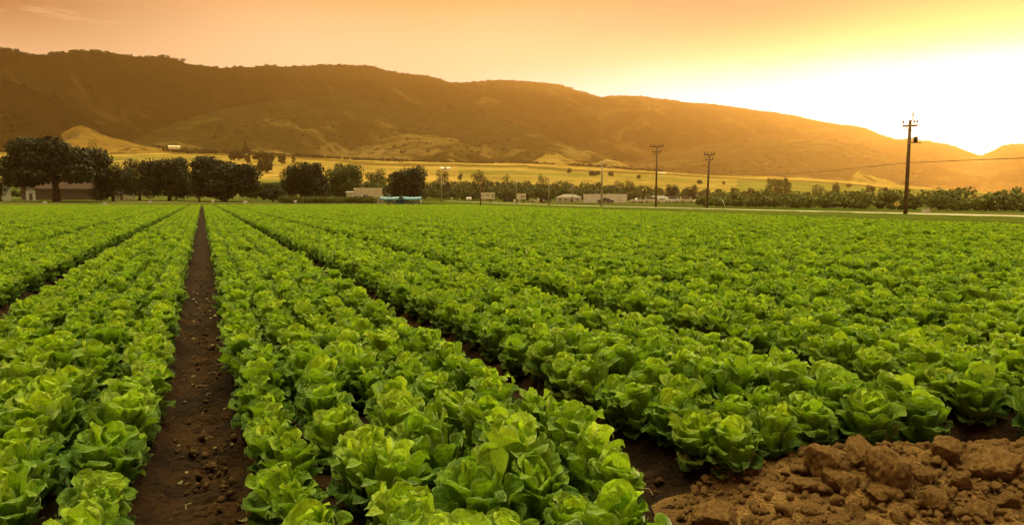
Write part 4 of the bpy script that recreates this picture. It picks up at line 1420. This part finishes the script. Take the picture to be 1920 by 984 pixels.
def house(name, px0, px1, r, eave, ridge, label, wall, roof, kind='gable', depth=9.0, cat='building', wins=(), doors=(), base=None, overhang=0.4, turn=0.0):
    pc = (px0 + px1) / 2
    r = far_r(r)
    x, y, z = at(pc, r)
    if base: z = zray(pc, base, r)
    wd = (px1 - px0) / F * r * 0.985
    he = zray(pc, eave, r) - z; hr = zray(pc, ridge, r) - z
    root = empty(name, (x, y, z)); face_cam(root, turn); tag(root, label, cat)
    MB().box(-wd / 2, wd / 2, 0, depth, -0.5, he).build('wall', wall, root)
    b = MB(); o = overhang
    if kind == 'gable':      # ridge runs left-right
        b.add([(-wd / 2 - o, -o, he - 0.02), (wd / 2 + o, -o, he - 0.02), (wd / 2 + o, depth / 2, hr), (-wd / 2 - o, depth / 2, hr), (-wd / 2 - o, depth + o, he - 0.02), (wd / 2 + o, depth + o, he - 0.02),
               (-wd / 2 - o, -o, he + 0.12), (wd / 2 + o, -o, he + 0.12), (wd / 2 + o, depth / 2, hr + 0.15), (-wd / 2 - o, depth / 2, hr + 0.15), (-wd / 2 - o, depth + o, he + 0.12), (wd / 2 + o, depth + o, he + 0.12)],
              [(0, 1, 2, 3), (3, 2, 5, 4), (6, 9, 8, 7), (9, 10, 11, 8), (0, 6, 7, 1), (4, 5, 11, 10), (0, 3, 9, 6), (3, 4, 10, 9), (1, 7, 8, 2), (2, 8, 11, 5)])
    elif kind == 'front':    # gable faces the field
        b.prism([(-wd / 2 - o, he - 0.1), (0, hr), (wd / 2 + o, he - 0.1), (wd / 2 + o, he + 0.1), (0, hr + 0.22), (-wd / 2 - o, he + 0.1)], -o, depth + o)
    elif kind == 'hip':
        i = min(wd * 0.3, depth / 2)
        b.add([(-wd / 2 - o, -o, he + 0.01), (wd / 2 + o, -o, he + 0.01), (wd / 2 + o, depth + o, he + 0.01), (-wd / 2 - o, depth + o, he + 0.01), (-wd / 2 + i, depth / 2, hr), (wd / 2 - i, depth / 2, hr)],
              [(0, 1, 5, 4), (1, 2, 5), (2, 3, 4, 5), (3, 0, 4), (3, 2, 1, 0)])
    else:                    # flat with a parapet lip
        b.box(-wd / 2 - 0.08, wd / 2 + 0.08, -0.08, depth + 0.08, he + 0.003, max(hr, he + 0.15))
    b.build('roof', roof, root)
    if kind == 'front':
        MB().prism([(-wd / 2, he + 0.003), (wd / 2, he + 0.003), (0, hr - 0.08)], 0.02, 0.2).build('gable_end', wall, root)
    for (u, v0, v1, w_) in wins:
        fr = MB().box(-wd / 2 + u * wd - w_ / 2, -wd / 2 + u * wd + w_ / 2, -0.05, -0.003, v0, v1).build('window', M_roofgrey if name == 'farmhouse' else M_white, root)
        MB().box(-wd / 2 + u * wd - w_ / 2 + 0.08, -wd / 2 + u * wd + w_ / 2 - 0.08, -0.07, -0.053, v0 + 0.08, v1 - 0.08).build('pane', M_glass, fr)
    for (u, v1, w_) in doors:
        MB().box(-wd / 2 + u * wd - w_ / 2, -wd / 2 + u * wd + w_ / 2, -0.05, -0.003, 0.0, v1).build('door', M_wallbrown, root)
    return root


house('farmhouse', 66, 182, 225, 355, 326, 'long farmhouse with brown roof in the shade of the tallest tree', M_wallbrown, M_roofbrown, 'gable', 12, wins=[(0.1, 1.0, 2.0, 1.6), (0.55, 1.0, 2.0, 1.6), (0.8, 1.0, 2.0, 1.6)], doors=[(0.36, 2.1, 1.1)])
house('cottage', 52, 64, 210, 358, 352, 'small bright white shed left of the brown-roofed farmhouse', M_white, M_roofgrey, 'front', 3, cat='shed', doors=[(0.5, 1.7, 0.7)], overhang=0.15)
house('shed', 8, 18, 205, 345, 340, 'narrow white shed close to the left edge of the picture', M_white, M_roofgrey, 'front', 3, cat='shed', overhang=0.12)
house('garden_shed', 218, 234, 222, 363, 358, 'low pale shed under the trees right of the farmhouse', M_cream, M_roofgrey, 'gable', 3, cat='shed', overhang=0.15, doors=[(0.6, 1.5, 0.7)])
house('garage', 238, 252, 225, 358, 351, 'pale little gabled shed beneath the rounded dark tree', M_cream, M_roofgrey, 'front', 4, cat='shed', overhang=0.15)
house('warehouse', 665, 716, 178, 356, 352.5, 'cream flat-roofed building between the round dark trees', M_cream, M_cream, 'flat', 12, wins=[(0.16, 0.5, 1.7, 0.8), (0.4, 0.2, 1.9, 1.4), (0.6, 0.5, 1.7, 0.9), (0.84, 0.5, 1.7, 0.9)])
house('annex', 650, 664, 176, 362, 359.5, 'low cream annex left of the flat-roofed building', M_cream, M_roofgrey, 'gable', 6, wins=[(0.5, 0.4, 1.2, 1.2)], overhang=0.2)
house('white_shed', 700, 719, 165, 368, 366, 'low cream box shed at the left end of the blue trailer', M_cream, M_cream, 'flat', 4, cat='shed')
house('bungalow', 1043, 1090, 258, 370, 364, 'low house with grey hipped roof and white walls', M_white, M_roofgrey, 'hip', 10, cat='house', wins=[(0.15, 0.4, 1.1, 1.0), (0.38, 0.4, 1.1, 1.0), (0.85, 0.4, 1.1, 1.0)], doors=[(0.62, 1.1, 0.9)])
house('white_building', 1094, 1175, 245, 365.2, 364, 'long bright white flat-roofed building behind the bare thin pole', M_white, M_white, 'flat', 12, wins=[], doors=[(0.82, 2.2, 0.12)])
b_ = None
house('roadside_house', 1212, 1258, 262, 373, 366.5, 'olive-roofed house behind the straight double-arm pole', M_cream, M_roofgrey, 'hip', 9, cat='house', wins=[(0.2, 0.4, 1.0, 1.0), (0.5, 0.4, 1.0, 1.0), (0.8, 0.4, 1.0, 1.0)])
house('long_shed', 1345, 1392, 262, 376.5, 371.5, 'long low green-roofed shed right of the leaning power pole', M_wallbrown, M_oak2, 'gable', 8, cat='shed')
house('white_villa', 322, 340, 1380, 275.5, 273, 'tiny white farmhouse at the foot of the hills', M_white, M_cream, 'gable', 10, cat='house', wins=[(0.3, 1, 2.2, 1.4), (0.7, 1, 2.2, 1.4)], base=278.5)
house('hillside_barn', 827, 844, 900, 316, 313.5, 'long white barn alone on the slope', M_white, M_white, 'gable', 9, cat='barn', doors=[(0.5, 2, 2)], base=317.5)
house('hillside_house', 462, 468, 1020, 292, 288, 'tiny white gable beside the small slope tree', M_white, M_cream, 'front', 6, cat='house', base=296)
house('hillside_farm', 1234, 1247, 1350, 327, 323, 'tiny pale farmhouse above the straight double-arm pole', M_white, M_cream, 'gable', 9, cat='house', base=329.5)
house('hillside_farm', 1261, 1266, 1350, 328, 324, 'tiniest pale house right of the one above the pole', M_white, M_cream, 'front', 6, cat='house', base=329.5)
# roof vents on the white building
for k, (px, lab) in enumerate([(1118, 'left of three small vents on the white building roof'), (1141, 'middle of three small vents on the white building roof'), (1151, 'right of three small vents on the white building roof')]):
    x, y, _ = at(px, 250); zt = zray(px, 364.3, 250)
    o = MB().tube([(0, 0, -0.25), (0, 0, 0.2), (0, 0, 0.22), (0, 0, 0.36)], [0.16, 0.16, 0.28, 0.12], 10).build('roof_vent', M_metal, None, True, (x, y, zt)); tag(o, lab, 'roof vent', 'vents on the white building roof')


# ------------------------------------------------------------------ trailers and vehicles
def wheel(root, x, y, rad, wdt):
    wh = MB().tube([(x, y, rad), (x, y + wdt, rad)], rad, 16).build('wheel', M_dark, root)
    MB().tube([(x, y - 0.012, rad), (x, y - 0.002, rad)], rad * 0.5, 12).build('rim', M_metal, wh)


def blue_trailer():
    r = 142
    x, y, z = at(751, r)
    root = empty('covered_trailer', (x, y, z)); face_cam(root, 0.08)
    tag(root, 'long trailer with two light blue sheets over a dark underside', 'trailer')
    hw = 38 / F * r
    for s_, (a, b) in enumerate([(-hw, -0.35), (0.35, hw)]):
        n = 12
        vs = []
        for i in range(n + 1):
            xx = a + (b - a) * i / n
            sag = 0.10 * math.sin(math.pi * i / n)
            for (yy, zz) in ((-1.2, 0.95), (-1.15, 1.35), (0.0, 1.62), (1.15, 1.35), (1.2, 0.95)):
                vs.append((xx, yy, zz - sag + 0.03 * math.sin(i * 2.3 + yy)))
        fs = [(i * 5 + j, i * 5 + j + 1, (i + 1) * 5 + j + 1, (i + 1) * 5 + j) for i in range(n) for j in range(4)]
        me = new_mesh('blue_sheet', vs, fs, True, [M_blue]); so = obj('blue_sheet', me, root)
        sol = so.modifiers.new('thick', 'SOLIDIFY'); sol.thickness = 0.04
    b = MB(); b.box(-0.8, 0.8, -1.0, 1.0, 0.15, 1.2); b.tube([(-0.36, -1.25, 1.25), (0, -1.3, 1.85), (0.4, -1.2, 1.3)], 0.16, 8)
    b.build('engine_cover', M_bluedark, root)
    b = MB(); b.box(-hw, hw, -1.0, 1.0, 0.55, 0.72)
    for xx in np.linspace(-hw + 0.1, hw - 0.1, 6):
        b.box(xx - 0.04, xx + 0.04, -1.04, -0.96, 0.72, 1.5); b.box(xx - 0.04, xx + 0.04, 0.96, 1.04, 0.72, 1.5)
    b.build('frame', M_dark, root)
    for xx in (-2.4, -1.4, 1.4, 2.4):
        wheel(root, xx, -1.1, 0.38, 0.22)
    MB().prism([(hw + 0.05, 1.0), (hw - 0.55, 0.95), (hw - 0.1, 0.25)], -1.24, -1.12).build('white_flap', M_white, root)
    b = MB()
    for k in range(5):
        b.tube([(-hw * 0.6 + 0.12 * k, -0.3, 1.5), (-hw * 0.6 + 0.2 * k - 0.2, -0.3, 2.15 + 0.1 * (k % 2))], 0.03, 5)
    b.build('rack', M_metal, root)


blue_trailer()


def vehicle(px, r, length, kind, paint, label, group='vehicles parked beside the far buildings', turn=0.0, name='parked_car', cat='car'):
    x, y, z = at(px, r)
    root = empty(name, (x, y, z)); face_cam(root, turn); tag(root, label, cat, group)
    L2 = length / 2
    if kind == 'car':
        body = [(-L2, 0.3), (L2, 0.3), (L2, 0.72), (L2 * 0.95, 0.85), (L2 * 0.5, 0.92), (-L2 * 0.85, 0.95), (-L2, 0.8)]
        cab = [(-L2 * 0.78, 0.95), (L2 * 0.48, 0.92), (L2 * 0.18, 1.40), (-L2 * 0.5, 1.42)]
    elif kind == 'pickup':
        body = [(-L2, 0.45), (L2, 0.45), (L2, 0.98), (L2 * 0.45, 1.06), (-L2, 1.02)]
        cab = [(-L2 * 0.2, 1.04), (L2 * 0.42, 1.06), (L2 * 0.22, 1.62), (-L2 * 0.12, 1.66)]
    else:
        body = [(-L2, 0.4), (L2, 0.4), (L2, 1.0), (L2 * 0.86, 1.2), (-L2, 1.25)]
        cab = [(-L2, 1.25), (L2 * 0.84, 1.2), (L2 * 0.66, 1.98), (-L2 * 0.98, 2.02)]
    MB().prism(body, -0.85, 0.85).build('body', paint, root)
    MB().prism(cab, -0.72, 0.72).build('cabin', paint, root)
    c = np.array(cab).mean(0)
    gl = [tuple((np.array(p) - c) * 0.80 + c) for p in cab]
    MB().prism(gl, -0.735, -0.722).build('side_window', M_glass, root)
    for sx in (-L2 * 0.62, L2 * 0.62):
        wheel(root, sx, -0.87, 0.33, 0.2)
        wheel(root, sx, 0.67, 0.33, 0.2)


VS = [(1133, 205, 4.0, 'pickup', M_wallbrown, 'dark pickup in front of the white building', 0.2),
      (1140, 214, 3.9, 'car', M_dark, 'dark car right behind the pickup by the white building', -0.1),
      (1195, 228, 4.4, 'pickup', M_white, 'white pickup just left of the straight double-arm pole', 0.4),
      (1206, 240, 4.2, 'car', M_white, 'white car directly behind the white pickup', 0.1),
      (1222, 236, 4.3, 'van', M_cream, 'cream van left of the straight double-arm pole', 0.0),
      (1242, 238, 4.3, 'car', M_white, 'white car right of the straight double-arm pole', 0.0),
      (1262, 240, 4.3, 'van', M_white, 'leftmost white van of the light row', 0.1),
      (1275, 241, 4.3, 'car', M_cream, 'cream car in the middle of the light row', -0.1),
      (1287, 240, 4.3, 'van', M_cream, 'cream van at the right end of the light row', 0.1),
      (1312, 242, 4.1, 'car', M_white, 'white car alone left of the leaning power pole', 0.2),
      (1349, 236, 4.4, 'pickup', M_white, 'white pickup right of the leaning power pole', 0.3),
      (1388, 208, 4.2, 'car', M_white, 'left car of the pale pair under the long shed', 0.0),
      (1404, 208, 4.2, 'car', M_cream, 'right car of the pale pair under the long shed', 0.1),
      (1431, 205, 4.6, 'van', M_white, 'white van standing alone right of the pale pair', 0.3),
      (955, 220, 4.2, 'car', M_dark, 'dark car between the two billboards', 0.1),
      (1006, 225, 4.2, 'car', M_cream, 'pale car right of the smaller billboard', -0.1),
      (536, 232, 4.2, 'car', M_metal, 'silver car half hidden under the first round tree', 0.0),
      (590, 235, 4.2, 'car', M_white, 'white car parked below the round dark trees', 0.0)]
for (px, r_, ln, kd, pt, lab, trn) in VS:
    vehicle(px, r_, ln, kd, pt, lab, turn=trn, name={'car': 'parked_car', 'pickup': 'pickup_truck', 'van': 'van'}[kd], cat={'car': 'car', 'pickup': 'pickup', 'van': 'van'}[kd])


def tractor(px, r, label):
    x, y, z = at(px, r)
    root = empty('tractor', (x, y, z)); face_cam(root, 0.3); tag(root, label, 'tractor')
    MB().prism([(-0.3, 0.7), (1.7, 0.7), (1.7, 1.35), (0.3, 1.5), (-0.3, 1.5)], -0.4, 0.4).build('body', M_dark, root)
    b = MB(); b.box(-1.1, 0.25, -0.6, 0.6, 2.2, 2.32)
    for a, c in ((-1.05, -0.55), (-1.05, 0.55), (0.2, -0.55), (0.2, 0.55)):
        b.box(a - 0.04, a + 0.04, c - 0.04, c + 0.04, 1.0, 2.2)
    b.box(-1.0, -0.3, -0.4, 0.4, 0.7, 1.2); b.build('cab', M_dark, root)
    wheel(root, -0.7, -0.95, 0.72, 0.35); wheel(root, -0.7, 0.6, 0.72, 0.35); wheel(root, 1.3, -0.75, 0.42, 0.25); wheel(root, 1.3, 0.5, 0.42, 0.25)


tractor(1022, 205, 'dark tractor with pale rims beside the plain pale pole')

# white sprinkler-like risers and cloth markers along the far edge of the crop
for (px, py, r_, hh, lab) in [(195, 376, 122, 0.85, 'white cloth marker on a stake at the far end of the left beds'),
                              (280, 373, 150, 0.7, 'small white stake marker left of the dirt path end'),
                              (83, 374, 150, 0.6, 'tiny white stake marker near the farmhouse'),
                              (398, 371, 165, 0.7, 'tiny white stake marker just right of the dirt path end'),
                              (459, 376, 122, 1.1, 'tall white cloth marker on a stake below the broadest tree'),
                              (553, 373, 150, 0.8, 'white stake marker below the first round tree'),
                              (642, 364, 240, 1.0, 'white stake marker left of the cream annex')]:
    x, y, z = at(px, r_)
    root = empty('field_marker', (x, y, z)); face_cam(root); tag(root, lab, 'marker', 'white markers along the far end of the crop')
    MB().tube([(0, 0, -0.1), (0, 0, hh)], 0.04, 6).build('stake', M_white, root)
    MB().add([], []) if False else None
    q = MB(); q.prism([(0.03, hh), (0.42, hh - 0.12), (0.36, hh - 0.42), (0.1, hh - 0.5), (-0.2, hh - 0.42), (-0.28, hh - 0.14)], -0.05, -0.042); q.build('cloth', M_white, root)

# ------------------------------------------------------------------ air
bx = MB().box(-4900, 4900, -1500, 5600, -60, 690)
m = bpy.data.materials.new('haze'); m.use_nodes = True
m.node_tree.nodes.clear(); N = NT(m.node_tree)
pv = N.n('ShaderNodeVolumePrincipled')
pv.inputs['Color'].default_value = (*HAZE_COL, 1)
pv.inputs['Density'].default_value = HAZE_DENSITY
pv.inputs['Anisotropy'].default_value = HAZE_G
om = N.n('ShaderNodeOutputMaterial'); m.node_tree.links.new(pv.outputs[0], om.inputs['Volume'])
hz = bx.build('haze', m)
tag(hz, kind='stuff')
